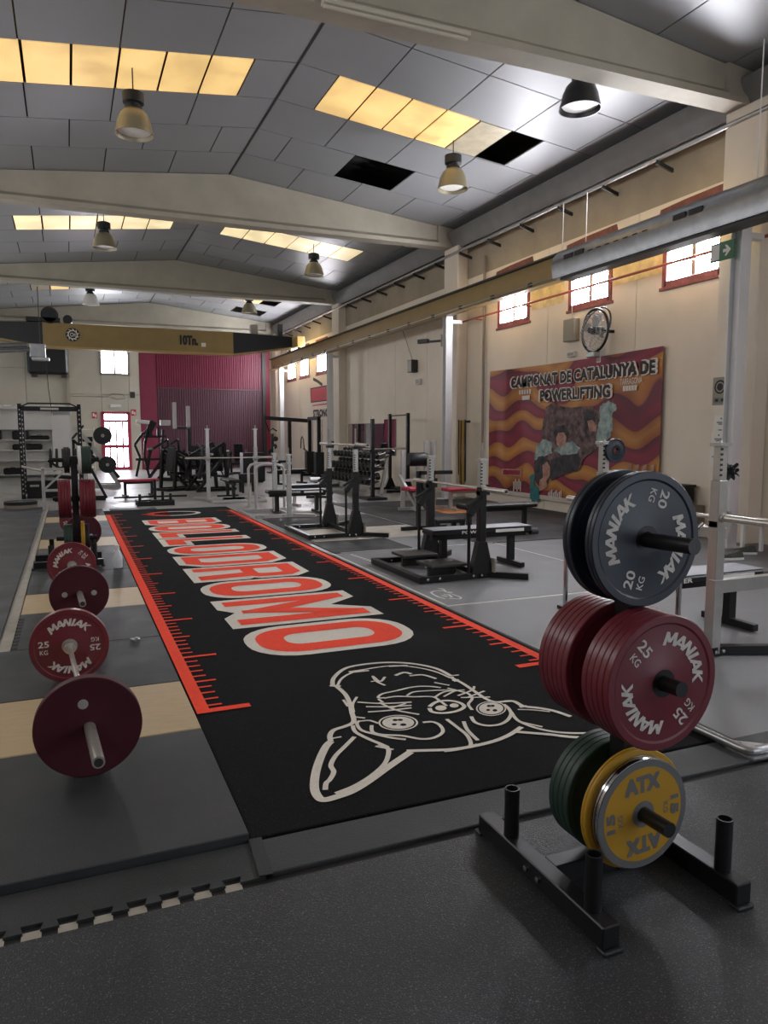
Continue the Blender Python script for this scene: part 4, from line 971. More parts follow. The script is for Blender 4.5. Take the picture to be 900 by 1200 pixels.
# white line drawing of a dog's head, traced stroke by stroke (A: crop at 360,770; B: crop at 520,770; both 200/900 px)
KA = 200/900
A = lambda pts: [(360+x*KA, 770+y*KA) for x, y in pts]
B = lambda pts: [(520+x*KA, 770+y*KA) for x, y in pts]
def smooth(pts, n=5):
    P = [Vector((p.x, p.y)) for p in pts]
    if len(P) < 3: return [(p.x, p.y) for p in P]
    out = []
    for i in range(len(P)-1):
        p0, p1, p2, p3 = P[max(i-1,0)], P[i], P[i+1], P[min(i+2,len(P)-1)]
        for k in range(n):
            t = k/n; out.append(0.5*((2*p1)+(p2-p0)*t+(2*p0-5*p1+4*p2-p3)*t*t+(3*p1-p0-3*p2+p3)*t**3))
    out.append(P[-1]); return [(p.x, p.y) for p in out]
strokes = [
 (A([(135,155),(140,110),(200,60),(300,38),(430,28),(560,35),(680,60),(760,100)]), 0.035), (A([(160,150),(180,115),(230,85),(330,60),(460,45),(580,55),(680,78),(755,110)]), 0.022),
 (A([(120,148),(175,155)]),0.04), (A([(155,155),(200,195),(225,245),(235,290),(245,340),(200,365),(140,385),(120,415),(125,445)]),0.035),
 (A([(245,290),(240,250),(262,210)]),0.02), (A([(190,225),(215,260)]),0.02), (A([(125,430),(180,420)]),0.018), (A([(125,445),(100,470),(70,530),(45,610),(38,690),(60,740),(95,752),(160,735),(240,705),(330,650),(420,585),(500,530),(545,500)]),0.05),
 (A([(250,420),(200,470),(150,520),(125,570),(140,605),(120,645),(100,665),(95,700)]),0.03), (A([(150,720),(250,680),(340,625),(410,560),(430,500),(420,475)]),0.03), (A([(240,360),(255,395),(320,430),(380,455),(425,475)]),0.028),
 (A([(525,495),(640,492),(750,488),(850,475),(900,462)]),0.035), (A([(360,470),(455,488)]),0.02), (A([(375,462),(430,480)]),0.02),
 (A([(245,315),(305,322)]),0.02), (A([(280,335),(262,350),(285,385),(350,405),(440,425),(520,435)]),0.025), (A([(340,360),(345,395),(400,410),(500,415),(600,432),(670,425),(715,395),(700,360),(660,342),(610,345)]),0.025), (A([(280,338),(330,335),(375,350)]),0.02),
 (A([(265,238),(400,245),(550,238)]),0.022), (A([(310,262),(430,262),(550,255)]),0.022), (A([(320,290),(430,282),(550,268)]),0.022), (A([(380,240),(470,280),(590,303)]),0.022), (A([(440,270),(520,245)]),0.02),
 (A([(410,215),(375,215),(395,195),(470,178),(560,158),(640,155),(705,162)]),0.022), (A([(405,218),(470,208),(560,210),(660,210),(700,232),(735,258)]),0.022), (A([(525,205),(560,185),(640,178),(720,175),(800,178)]),0.02), (A([(375,222),(400,240)]),0.02),
 (A([(645,270),(660,290),(720,296),(790,285),(828,262),(800,240),(740,230),(680,238),(645,262)]),0.03), (A([(735,328),(790,370),(840,410),(862,450),(860,470)]),0.026), (A([(825,340),(845,385),(900,440)]),0.026),
 (A([(670,215),(720,185),(790,178)]),0.02), (A([(335,130),(375,125)]),0.018), (A([(345,100),(365,128),(410,150)]),0.022), (A([(350,105),(385,130),(410,105)]),0.022), (A([(465,98),(510,82),(550,90)]),0.03), (A([(540,100),(610,95),(680,115)]),0.026), (A([(670,135),(750,150)]),0.02), (A([(220,80),(300,68)]),0.035), (A([(430,50),(530,45)]),0.03), (A([(250,80),(325,72)]),0.03),
 (A([(755,100),(800,95)]),0.022), (A([(765,125),(800,120)]),0.022), (A([(760,105),(785,130)]),0.03),
 (B([(40,110),(100,140),(160,180),(220,220),(270,238),(320,235)]),0.03), (B([(75,205),(150,175),(160,155)]),0.02), (B([(90,215),(245,212)]),0.02), (B([(130,212),(215,180)]),0.02), (B([(20,165),(80,180),(130,195),(150,220),(130,250),(150,280)]),0.022), (B([(0,210),(60,180),(110,175)]),0.018),
 (B([(145,315),(165,345),(220,362),(290,358),(335,335),(355,300),(340,270),(315,250)]),0.026), (B([(320,235),(370,235),(420,260),(500,270),(580,285),(670,315)]),0.035), (B([(390,278),(470,280),(560,290)]),0.018),
 (B([(355,290),(390,335),(470,370),(560,392),(660,402),(780,402),(850,395)]),0.026), (B([(375,395),(460,402),(560,410),(660,422),(760,426),(850,422)]),0.035), (B([(410,370),(350,410),(280,440),(200,462),(120,478),(60,490),(0,497)]),0.035),
 (B([(400,265),(440,260)]),0.03), (B([(410,345),(520,370)]),0.02),
]
dg = MB(); zdog = ZW+0.0005
for si, (pts, w) in enumerate(strokes): dg.ribbon(smooth([on_z(px, py, zdog) for px, py in pts]), w*0.8, zdog+0.00004*si)
dg.build('dog_outline', 'turf_white', tf)
def eye(C, f, rx, ry):
    c = on_z(*f([C])[0], zdog); ex = on_z(*f([(C[0]+rx, C[1])])[0], zdog)-c; ey = on_z(*f([(C[0], C[1]-ry)])[0], zdog)-c
    el = lambda k, dx=0, dy=0: [tuple((c+ex*(k*math.cos(a)+dx)+ey*(k*math.sin(a)+dy)).xy) for a in [2*PI*i/28 for i in range(28)]]
    mb = MB(); mb.ring(el(1.0), el(0.9), zdog); mb.flat(el(0.8), zdog); mb.build('eye_print', 'turf_white', tf)
    mb = MB(); mb.flat(el(0.13, -0.2, -0.25), zdog+0.001); mb.flat(el(0.16, 0.25, -0.3), zdog+0.001); mb.flat(el(0.14, -0.15, 0.3), zdog+0.001); mb.flat(el(0.14, 0.1, 0.32), zdog+0.001); mb.build('pupil_print', 'turf', tf)
eye((480,345), A, 105, 40); eye((250,270), B, 80, 38)
nm = MB()
for C, f, r in (((705,268),A,30), ((775,255),A,24)):
    c = on_z(*f([C])[0], zdog); ex = on_z(*f([(C[0]+r, C[1])])[0], zdog)-c; ey = on_z(*f([(C[0], C[1]-r*0.45)])[0], zdog)-c
    nm.flat([tuple((c+ex*math.cos(a)+ey*math.sin(a)).xy) for a in [2*PI*i/16 for i in range(16)]], zdog)
nm.build('nostril_print', 'turf_white', tf)

# ================================================================== PLATES, TREES, BARBELLS
def disc_profile(Rr, t, lip=0.004, steel=False):
    h = t/2
    if steel: return [(0.026,-h),(Rr*0.9,-h),(Rr*0.93,-h),(Rr,-h+0.002),(Rr,h-0.002),(Rr*0.93,h),(Rr*0.9,h),(0.026,h)]
    return [(0.026,-h),(0.06,-h),(0.075,-h+lip),(Rr*0.86,-h+lip),(Rr*0.89,-h),(Rr*0.985,-h),(Rr,-h+0.003),(Rr,h-0.003),(Rr*0.985,h),(Rr*0.89,h),(Rr*0.86,h-lip),(0.075,h-lip),(0.06,h),(0.026,h)]
def lettering(kg, Rr, z, p):
    M = Matrix.Translation((0,0,z))
    for c in (90, 270):
        mb = MB(); stroke_arc(mb, 'MANIAK', Rr*0.55, c, 16.5, Rr*0.2, M); mb.build('word_print', 'letter_white', p)
    for s in (1, -1):
        Q = M @ Matrix.Rotation(0 if s > 0 else PI, 4, 'Z'); mb = MB()
        text_fit(mb, kg, Q @ Matrix.Translation((-Rr*0.64, Rr*0.1, 0)), Rr*0.27, Rr*0.17, 0.02); text_fit(mb, 'KG', Q @ Matrix.Translation((-Rr*0.64, -Rr*0.12, 0)), Rr*0.2, Rr*0.12, 0.015)
        mb.build('weight_print', 'letter_white', p)
ORD = ('first', 'second', 'third', 'fourth', 'fifth', 'sixth', 'seventh')
def plate(name, label, loc, rot, Rr, t, m, group=None, kg=None, steel=False, hub='black_paint', dots=False, n=64):
    p = thing(name, label, 'weight plate', loc, rot, group)
    d = MB().lathe(disc_profile(Rr, t, steel=steel, lip=0.0008 if dots else 0.004), n).build('disc', m, p, angle=25)
    MB().lathe([(0.0255,-t/2-0.001),(0.045,-t/2-0.001),(0.045,t/2+0.001),(0.0255,t/2+0.001)], 24).build('hub', hub, p)
    if kg: lettering(kg, Rr, t/2-0.0025, p)
    if dots:
        for a in (110, 290): MB().lathe([(0,0),(0.022,0),(0.022,0.002),(0,0.003)], 16, Matrix.Translation((0.11*math.cos(R_(a)),0.11*math.sin(R_(a)),t/2-0.001)), close=False).build('steel_insert', 'silver_paint', p)
    return p
FACE = (PI/2, 0, 0)                                   # plate axis along the hall, face towards the camera
def faced(roll): return Euler((PI/2, 0, 0)).to_matrix() @ Euler((0, 0, R_(roll))).to_matrix()
def set_roll(o, roll): o.rotation_euler = faced(roll).to_euler()

def plate_tree(loc, rotz, label):
    """local: pins along Y, post in the middle; base rails along Y"""
    t = thing('plate_tree', label, 'plate rack', loc, (0,0,rotz))
    for x in (-0.26, 0.28):
        r = MB().bb(x-0.033, x+0.033, -0.27, 0.46, 0.012, 0.085, b=0.004).build('base_rail', 'black_satin', t)
        for y in (-0.272, 0.455): MB().bb(x-0.036, x+0.036, y-0.012, y+0.03, 0, 0.013, b=0.004).build('end_foot', 'black_rubber', r)
        for y in (-0.18, 0.28): MB().lathe([(0.022,0.08),(0.027,0.08),(0.027,0.265),(0.022,0.265),(0.021,0.1)], 20, Matrix.Translation((x,y,0))).lathe([(0,0.09),(0.022,0.09)], 20, Matrix.Translation((x,y,0)), close=False).build('bar_holder', 'black_satin', r)
        for y in (0.06, 0.13):
            MB().lathe([(0,0),(0.011,0),(0.011,0.008),(0,0.01)], 6, Matrix.Translation((x+(-0.034 if x < 0 else -0.034),y,0.05)) @ Matrix.Rotation(-PI/2,4,'Y'), close=False).build('bolt', 'chrome', r)
    MB().bb(-0.23, 0.25, 0.05, 0.12, 0.015, 0.085, b=0.004).build('cross_bar', 'black_satin', t)
    MB().bb(-0.035, 0.035, -0.035, 0.035, 0.07, 1.235, b=0.004).build('post', 'black_satin', t)
    MB().bar((0,0.085,0.06),(0,0.0,0.16),0.06,0.05).build('post_gusset', 'black_satin', t)
    for z, tip, tipb in ((1.21,-0.27,0.26),(0.765,-0.245,0.24),(0.30,-0.22,0.22)):
        MB().tube((0,0.03,z-0.004),(0,tip,z+0.004),0.0245,20).build('plate_pin', 'black_satin', t)
        MB().tube((0,-0.03,z-0.004),(0,tipb,z+0.004),0.0245,20).build('plate_pin', 'black_satin', t)
        MB().bb(-0.045, 0.045, -0.038, 0.038, z-0.045, z+0.045, b=0.004).build('pin_sleeve', 'black_satin', t)
    return t
TX, TY, TF = 1.695, 1.915, 0.012
plate_tree((TX, TY, TF), 0, 'black steel plate tree with three plate tiers on the near rubber floor')
PRd = 0.219
zb, zr, zy = 1.21+TF, 0.765+TF, 0.30+TF
base_red = None
def stack(y_start, step, n, z, Rr, t, m, names, x=TX, **kw):
    out = []
    for k in range(n):
        y = y_start+step*(k+0.5); out.append(plate('bumper_plate', names[0] if n == 1 else '%s %s, from the post' % (ORD[k], names[0]), (x, y, z-(Rr*0.0)), FACE, Rr, t, m, names[1], **kw))
    return out
# red tier
stack(1.876, -0.026, 4, zr, PRd, 0.0255, 'plate_red', ('red plate behind the lettered disc of the foreground tree', 'inner red plates of the foreground tree'))
p = plate('bumper_plate', 'lettered red 25 kg bumper plate outermost on the foreground tree middle pin', (TX, 1.876-0.026*4.5, zr), FACE, PRd, 0.0255, 'plate_red', kg='25'); set_roll(p, -48)
stack(1.955, 0.026, 6, zr, PRd, 0.0255, 'plate_red', ('red plate on the turf side of the foreground tree', 'turf side red plates of the foreground tree'))
# navy tier
stack(1.878, -0.018, 1, zb, PRd, 0.0178, 'plate_navy', ('dark navy bumper plate behind the lettered navy disc on the foreground tree', None))
p = plate('bumper_plate', 'lettered dark navy 20 kg bumper plate on the foreground tree top pin', (TX, 1.878-0.018*1.5, zb), FACE, PRd, 0.0178, 'plate_navy', kg='20'); set_roll(p, 72)
stack(1.952, 0.020, 2, zb, PRd, 0.0195, 'plate_navy', ('navy plate on the turf side of the foreground tree', 'turf side navy plates'))
# yellow and green tier
stack(1.878, -0.013, 2, zy, 0.205, 0.0128, 'plate_yellow', ('thin yellow plate behind the chrome discs on the lowest pin', 'thin yellow plates of the foreground tree'))
for k in range(2): plate('calibrated_plate', ('polished chrome disc touching the thin yellow plates', 'polished chrome disc right behind the lettered yellow disc')[k], (TX, 1.852-0.012*(k+0.5), zy), FACE, 0.187, 0.0115, 'chrome', 'chrome discs of the foreground tree', steel=True)
p = thing('calibrated_plate', 'yellow 15 kg disc with grey rim and grey lettering, outermost on the lowest pin', 'weight plate', (TX, 1.828-0.007, zy), FACE)
MB().lathe(disc_profile(0.187, 0.014, steel=True), 64).build('disc', 'chrome', p, angle=25)
ring_p = lambda r0, r1, z: [(r0, z-0.001), (r1, z-0.001), (r1, z), (r0, z)]
MB().lathe(ring_p(0.16, 0.184, 0.0078), 64).build('grey_rim', 'letter_grey', p); MB().lathe(ring_p(0.04, 0.161, 0.0082), 64).build('yellow_face', 'plate_yellow_face', p); MB().lathe(ring_p(0.0255, 0.045, 0.0095), 32).build('hub', 'letter_grey', p)
Mz = Matrix.Translation((0,0,0.009))
for s in (0, PI):
    Q = Mz @ Matrix.Rotation(s+R_(4), 4, 'Z'); mb = MB()
    heavy_text(mb, 'ATX', Q @ Matrix.Translation((0.0,0.105,0)), 0.15, 0.062, 0.0045, 4, 0.012, 0.0002); mb.build('word_print', 'letter_grey', p); mb = MB()
    heavy_text(mb, '15', Q @ Matrix.Rotation(PI/2,4,'Z') @ Matrix.Translation((0,0.133,0)), 0.07, 0.036, 0.003, 4, 0.01, 0.0002); text_fit(mb, 'KG', Q @ Matrix.Rotation(PI/2,4,'Z') @ Matrix.Translation((0,0.095,0)), 0.04, 0.02, 0.01); mb.build('weight_print', 'letter_grey', p)
stack(1.955, 0.026, 4, zy, 0.2, 0.0255, 'plate_green', ('dark green plate on the turf side of the foreground tree', 'dark green plates of the foreground tree'))

# second tree on the left, pins across the hall
T2X, T2Y = 0.045, 9.3
plate_tree((T2X, T2Y, PT), PI/2, 'black steel plate tree standing on the platforms beside the turf')
SIDE = (PI/2, 0, PI/2)
def side_stack(x0, step, n, z, Rr, t, m, names, hub='black_paint'):
    for k in range(n): plate('bumper_plate', names[0] if n == 1 else '%s %s, from the post' % (ORD[k], names[0]), (T2X+x0+step*(k+0.5), T2Y, z+PT), SIDE, Rr, t, m, names[1], hub=hub, n=40)
side_stack(-0.045, -0.034, 4, 0.765, 0.225, 0.033, 'plate_red', ('red plate on the platform tree side away from the turf', 'outer red plates of the platform tree'))
side_stack(0.045, 0.034, 5, 0.765, 0.225, 0.033, 'plate_red', ('red plate on the platform tree side towards the turf', 'turf side red plates of the platform tree'))
side_stack(-0.045, -0.03, 2, 1.21, 0.15, 0.029, 'black_rubber', ('black plate on the platform tree top pin away from the turf', 'outer black plates of the platform tree'))
side_stack(0.045, 0.035, 1, 1.21, 0.165, 0.034, 'white_paint', ('white plate on the top pin of the tree beside the turf', None))
side_stack(0.082, 0.035, 3, 1.21, 0.16, 0.034, 'plate_green', ('blackish green plate outside the white plate of the platform tree', 'outer plates beside the white plate'))
side_stack(-0.045, -0.032, 3, 0.30, 0.17, 0.031, 'plate_green', ('dark green plate on the platform tree lowest pin', 'low green plates of the platform tree'))
side_stack(0.045, 0.02, 2, 0.30, 0.2, 0.019, 'plate_yellow', ('yellow plate on the platform tree lowest pin', 'low yellow plates of the platform tree'))
side_stack(0.088, 0.022, 2, 0.30, 0.17, 0.021, 'black_rubber', ('black plate outside the yellow plates of the platform tree', 'low black plates of the platform tree'))

# barbells on the platforms
def barbell(name, label, p0, p1, sleeve=0.3, r=0.014, sr=0.025, zc=None, cat='barbell', m='bar_steel'):
    """p0, p1: the inner ends of the sleeves; sleeves stick out beyond them"""
    p0, p1 = Vector(p0), Vector(p1); d = (p1-p0).normalized()
    t = thing(name, label, cat, (p0+p1)/2); c = (p0+p1)/2
    MB().tube(p0-c, p1-c, r, 14).build('shaft', m, t)
    for q, s in ((p0, -1), (p1, 1)):
        MB().tube(q-c, q+d*s*sleeve-c, sr, 18).build('sleeve', m, t)
        MB().tube(q-d*s*0.03-c, q-c, sr+0.011, 18).build('collar_ring', m, t)
        MB().tube(q+d*s*sleeve-c, q+d*s*(sleeve+0.004)-c, sr*0.7, 14).build('sleeve_cap', 'dark_steel', t)
    return t
PZ = PT+0.226
def floor_barbell(x0, y0, x1, y1, lab, lab_near, lab_far, roll_far, roll_near=0, near_kg=None):
    barbell('barbell', lab, (x0, y0+0.05, PZ), (x1, y1-0.05, PZ), 0.47)
    a = math.atan2(x1-x0, y1-y0)
    p = plate('bumper_plate', lab_near, (x0, y0+0.0, PZ), FACE, 0.226, 0.055, 'plate_red_shaded', dots=True, hub='plate_red_shaded'); p.rotation_euler = (faced(roll_near)).to_euler()
    q = plate('bumper_plate', lab_far, (x1, y1, PZ), FACE, 0.226, 0.055, 'plate_red', kg='25', hub='silver_paint'); q.rotation_euler = (faced(roll_far)).to_euler()
floor_barbell(0.03, 3.44, -0.045, 4.84, 'steel barbell with two red discs lying on the nearest platform', 'plain shade-darkened red disc on the near end of the nearest barbell', 'red 25 kg lettered disc on the far end of the nearest barbell', 0, -10)
floor_barbell(0.03, 6.42, -0.02, 7.85, 'steel barbell with two red discs lying on the second platform', 'plain shade-darkened red disc with steel dots on the near end of the second barbell', 'red lettered disc on the far end of the second barbell', 45, 70)
floor_barbell(0.13, 10.55, 0.05, 11.95, 'steel barbell lying behind the plate tree beside the turf', 'red disc on the near end of the barbell behind the plate tree', 'red disc on the far end of the barbell behind the plate tree', 20, 40)
# small clip and bottle
o = MB().path([(0.36,5.62,PT+0.015),(0.40,5.64,PT+0.015),(0.42,5.60,PT+0.015),(0.39,5.57,PT+0.015)], 0.009, 6, True).build('collar_clip', 'galv'); tag(o, 'small wire collar clip lying on the platform rubber', 'clip')
b = thing('spray_bottle', 'clear plastic spray bottle standing beside the red ruler', 'bottle', (0.46, 8.85, PT))
MB().lathe([(0,0),(0.045,0),(0.05,0.02),(0.05,0.13),(0.03,0.18),(0.018,0.2),(0.018,0.22),(0,0.22)], 16, close=False).build('body', 'bottle_plastic', b); MB().bb(-0.03, 0.02, -0.015, 0.015, 0.22, 0.26, b=0.005).build('spray_head', 'white_paint', b); MB().bar((-0.02,0,0.23),(-0.035,0,0.19),0.012,0.01).build('trigger', 'white_paint', b)
o = MB().bb(-1.45, -1.25, 15.55, 15.75, 0.012, 0.045, b=0.01).build('dark_wedge', 'black_rubber'); tag(o, 'small dark rubber block on the floor near the flat plates', 'block')
# plates lying flat at the power rack foot
for k, (z, m, lab) in enumerate(((0.045,'frame_grey','grey bumper plate lying flat under a black one by the power rack'),(0.115,'black_rubber','black bumper plate lying flat on a grey one by the power rack'))):
    plate('bumper_plate', lab, (-0.98, 17.25, z), (0,0,0), 0.32, 0.07, m, hub='silver_paint', n=40)

# ================================================================== COMBO RACKS
def combo_rack(loc, rotz, label, low='black_paint', top='silver', base='black_paint', sp=0.61, zblk=0.98, ztop=1.26, zbar=0.96, rods=True, platform='dark_steel', front=-0.72, rear=0.42, ztip=1.45, bar_label=None, bar_len=1.31, bench=None, gusset=True):
    """local: uprights at y = +-sp, barbell along y, spotter platform towards -x"""
    t = thing('combo_rack', label, 'rack', loc, (0,0,rotz))
    MB().bb(front-0.035, front+0.035, -sp-0.06, sp+0.06, 0.008, 0.07, b=0.004).build('front_rail', base, t)
    for s in (-1, 1):
        b = MB().bar((front,s*(sp+0.03),0.04),(0.1,s*sp,0.04),0.06,0.06).bar((0.08,s*sp,0.04),(rear,s*(sp+0.28)*1.0,0.04),0.06,0.06).build('side_rail', base, t)
        for x in (front+0.06, front+0.2, -0.12, -0.02): MB().lathe([(0,0),(0.014,0),(0.014,0.008),(0,0.01)], 6, Matrix.Translation((x,-sp*0-0.035+s*(sp+0.02),0.045)) @ Matrix.Rotation(PI/2,4,'X'), close=False).build('bolt', 'chrome', b)
        u = MB().bb(-0.04, 0.04, s*sp-0.04, s*sp+0.04, 0.02, zblk, b=0.004).build('upright', low, t)
        if gusset:
            MB().add([(-0.13,s*sp-0.044,0.06),(0.13,s*sp-0.044,0.06),(0.05,s*sp-0.044,0.40),(-0.05,s*sp-0.044,0.40),(-0.13,s*sp+0.044,0.06),(0.13,s*sp+0.044,0.06),(0.05,s*sp+0.044,0.40),(-0.05,s*sp+0.044,0.40)],
                [(0,1,2,3),(7,6,5,4),(0,4,5,1),(1,5,6,2),(2,6,7,3),(3,7,4,0)]).build('gusset', low, u)
            MB().bb(0.11, 0.125, s*sp-0.1, s*sp+0.1, 0.07, 0.22).build('emblem_plate', 'sign_olive', u)
        v = MB().bb(-0.032, 0.032, s*sp-0.032, s*sp+0.032, zblk, ztop, b=0.003).build('inner_post', top, t)
        h = MB()
        for k in range(7): h.bb(-0.034, -0.012, s*sp-0.034, s*sp-0.03, zblk+0.03+k*0.035, zblk+0.045+k*0.035)
        h.build('adjust_holes', 'letter_black', v)
        MB().bb(-0.04, 0.07, s*sp-0.05, s*sp+0.05, zbar-0.06, zbar-0.02).bb(0.05, 0.07, s*sp-0.05, s*sp+0.05, zbar-0.02, zbar+0.05).build('bar_hook', low, v)
        MB().bb(-0.05, 0.05, s*sp-0.05, s*sp+0.05, ztop, ztop+0.025).build('post_cap', top, v)
        MB().tube((0,s*sp,ztop+0.02),(0,s*sp,ztip),0.012,8).build('guide_rod', 'galv', v)
        if rods:
            g = MB().tube((-0.16,s*sp-0.02,0.07),(-0.16,s*sp-0.02,0.72),0.018,10).build('spotter_rod', low, t)
            MB().bar((-0.16,s*sp-0.02,0.70),(0.0,s*sp-0.02,0.86),0.05,0.07).build('spotter_arm', low, g)
            MB().bar((-0.2,s*sp-0.02,0.78),(0.06,s*sp-0.02,0.93),0.05,0.03).build('spotter_handle', low, g)
    if platform:
        for s in (-1, 1):
            MB().bb(-0.55, -0.12, s*0.34-0.19, s*0.34+0.19, 0.13, 0.16, b=0.004).bb(-0.5, -0.18, s*0.34-0.02, s*0.34+0.02, 0.01, 0.13).build('spotter_step', platform, t)
    MB().bb(-0.03, 0.03, -sp, sp, 0.02, 0.08).build('cross_member', base, t)
    if bench:
        bx0, bx1, pad = bench
        bn_ = thing('flat_bench', bench_label(label), 'bench', Matrix.Translation(loc) @ Matrix.Rotation(rotz,4,'Z') @ Vector((0,-0.02,0)), (0,0,rotz))
        MB().bb(bx0, bx1, -0.15, 0.15, 0.41, 0.475, b=0.018).build('pad', 'black_vinyl', bn_)
        MB().bb(bx0+0.01, bx1-0.01, -0.145, 0.145, 0.474, 0.478).build('pad_top', pad, bn_)
        MB().bar((bx0+0.05,0,0.38),(bx1-0.02,0,0.38),0.07,0.06).build('frame_rail', 'black_paint', bn_)
        for x in (bx0+0.2, bx1-0.2):
            MB().bb(x-0.035, x+0.035, -0.035, 0.035, 0.06, 0.36).build('leg', 'black_paint', bn_); MB().bb(x-0.03, x+0.03, -0.26, 0.26, 0.01, 0.065, b=0.004).build('foot_bar', 'black_paint', bn_)
        MB().bb(bx1-0.5, bx1-0.12, -0.156, -0.15, 0.42, 0.455).build('label_strip', 'paper', bn_)
        mb = MB(); text_fit(mb, 'POWER', Matrix(((1,0,0,bx0+0.5),(0,0,-1,-0.153),(0,1,0,0.44),(0,0,0,1))), 0.28, 0.035, 0.02); mb.build('lettering', 'paper', bn_)
        MB().tube((bx1,-0.1,0.40),(bx1+0.1,-0.1,0.40),0.04,12).build('handle_roller', 'black_rubber', bn_)
    if bar_label:
        M = Matrix.Translation(loc) @ Matrix.Rotation(rotz, 4, 'Z')
        barbell('barbell', bar_label, M @ Vector((0.01,-bar_len/2,zbar+0.005)), M @ Vector((0.01,bar_len/2,zbar+0.005)), 0.42, r=0.0145)
    return t
def bench_label(l):
    return 'flat bench inside the '+l
combo_rack((4.02, 7.45, 0.012), 0, 'black combo rack with silver top posts on the grey mat', bench=(-0.35, 0.95, 'grey_vinyl'), bar_label='bare steel barbell racked on the black combo rack with the bench')
combo_rack((3.92, 10.97, 0.012), 0, 'tall silver topped combo rack with dark feet', ztop=1.36, zbar=1.375, ztip=1.62, bench=None, bar_label='bare steel barbell racked high on the tall combo rack', platform=None, rods=True)
combo_rack((3.75, 13.95, 0), 0, 'silver painted combo rack at the edge of the far mats', low='silver_paint', base='silver_paint', sp=0.53, zblk=0.8, ztop=1.15, zbar=1.05, ztip=1.3, bench=(-0.3, 0.9, 'black_vinyl'), platform=None, gusset=False, rods=False)
near_rack = combo_rack((4.08, 4.37, 0.012), 0, 'silver combo rack with chrome safety rods next to the plate tree', low='silver', top='silver', base='black_paint', sp=0.60, zblk=1.23, ztop=1.46, zbar=0.97, ztip=1.5, bench=(-0.4, 1.0, 'grey_vinyl'), bar_label='steel barbell racked on the silver combo rack beside the plate tree', platform=None, rods=False, gusset=False, front=-0.15, rear=0.75)
combo_rack((3.52, 17.5, 0), PI/2, 'silver combo rack standing across the hall past the turf end', low='silver_paint', base='silver_paint', sp=0.56, zblk=1.25, ztop=1.65, zbar=0.99, ztip=1.75, bench=(-0.2, 0.9, 'black_vinyl'), platform=None, gusset=False, rods=False, front=-0.75, bar_label='bare steel barbell racked on the silver rack past the turf end')
# extra rods, arms and head pad roller on the near silver rack
nr = near_rack
for y, z in ((-0.36, 0.78), (0.96, 0.66)):
    MB().tube((-0.08,y,0.0),(-0.08,y,z),0.02,12).build('safety_rod', 'chrome', nr); MB().tube((-0.08,y,z-0.02),(0.02,y-0.1,z+0.14),0.016,10).build('safety_arm', 'chrome', nr); MB().bb(-0.13,-0.03,y-0.05,y+0.05,0,0.03).build('rod_foot', 'black_paint', nr)
MB().bar((-0.0,-0.36,0.86),(0.08,-0.6,0.86),0.07,0.07).build('clamp_arm', 'silver', nr)
MB().bar((-0.05,-0.62,0.50),(0.9,-0.62,0.50),0.06,0.09).build('side_beam', 'silver', nr)
kn = random.Random(5)
o = MB().path([(4.2+0.035*math.sin(k*1.9)+kn.uniform(-0.012,0.012), 3.79+0.035*math.cos(k*2.3), 1.25+0.11*((k*5) % 9)/9) for k in range(26)], 0.013, 6).build('wrist_wrap', 'crane_black'); tag(o, 'black knotted wrap hanging on the top of the silver rack upright', 'wrap')
plate('technique_plate', 'small dark blue patterned plate on the far upright of the silver combo rack', (4.16, 4.93, 1.42), FACE, 0.1, 0.03, 'plate_navy', n=32)
cf = thing('chrome_frame', 'chrome tubular floor frame with a bolted corner plate beside the plate tree', 'frame', (2.95, 2.46, 0.02))
MB().path([(-0.02,0.5,0.025),(-0.015,0.06,0.025),(-0.01,0.025,0.025),(0.01,0.005,0.025),(0.05,0.0,0.025),(1.2,0.0,0.025)], 0.021, 12).build('tube', 'galv', cf)
MB().prism([(-0.03,-0.04),(0.12,-0.05),(0.22,0.03),(0.02,0.2),(-0.03,0.12)], 0, 0.008).build('corner_plate', 'galv', cf)
for x, y in ((0.05,0.06),(0.1,0.05),(0.06,0.12),(0.15,0.05)): MB().lathe([(0,0.008),(0.01,0.008),(0.01,0.016),(0,0.016)], 6, Matrix.Translation((x,y,0)), close=False).build('bolt', 'chrome', cf)

# ================================================================== EQUIPMENT FURTHER BACK
# power rack on the left
pr = thing('power_rack', 'tall black power rack with drilled posts left of the platforms', 'rack', (-0.39, 19.6, 0))
for x in (-0.65, 0.65):
    for y in (0.0, 1.05):
        u = MB().bb(x-0.042, x+0.042, y-0.035, y+0.035, 0, 2.26).build('upright', 'black_paint', pr)
        h = MB()
        for k in range(19): h.bb(x-0.014, x+0.014, y-0.037, y-0.0355, 0.12+k*0.11, 0.155+k*0.11)
        h.build('adjust_holes', 'silver_paint', u)
    MB().bar((x,0,0.04),(x,1.05,0.04),0.07,0.07).build('base_rail', 'black_paint', pr); MB().bar((x,0,2.2),(x,1.05,2.2),0.07,0.07).build('top_rail', 'black_paint', pr)
MB().bar((-0.65,0,2.14),(0.65,0,2.14),0.07,0.1).build('cross_beam', 'black_paint', pr); MB().bar((-0.65,1.05,2.2),(0.65,1.05,2.2),0.07,0.07).build('cross_beam', 'black_paint', pr)
MB().path([(-0.6,-0.0,2.2),(-0.45,-0.05,2.27),(0.45,-0.05,2.27),(0.6,0,2.2)], 0.018, 8).build('pull_up_bar', 'black_paint', pr)
MB().bb(-0.2, 0.2, -0.042, -0.036, 2.12, 2.17).build('label_plate', 'silver_paint', pr)
MB().tube((-0.65,-0.1,0.78),(-0.2,-0.35,0.68),0.03,8).build('storage_pin', 'silver_paint', pr)
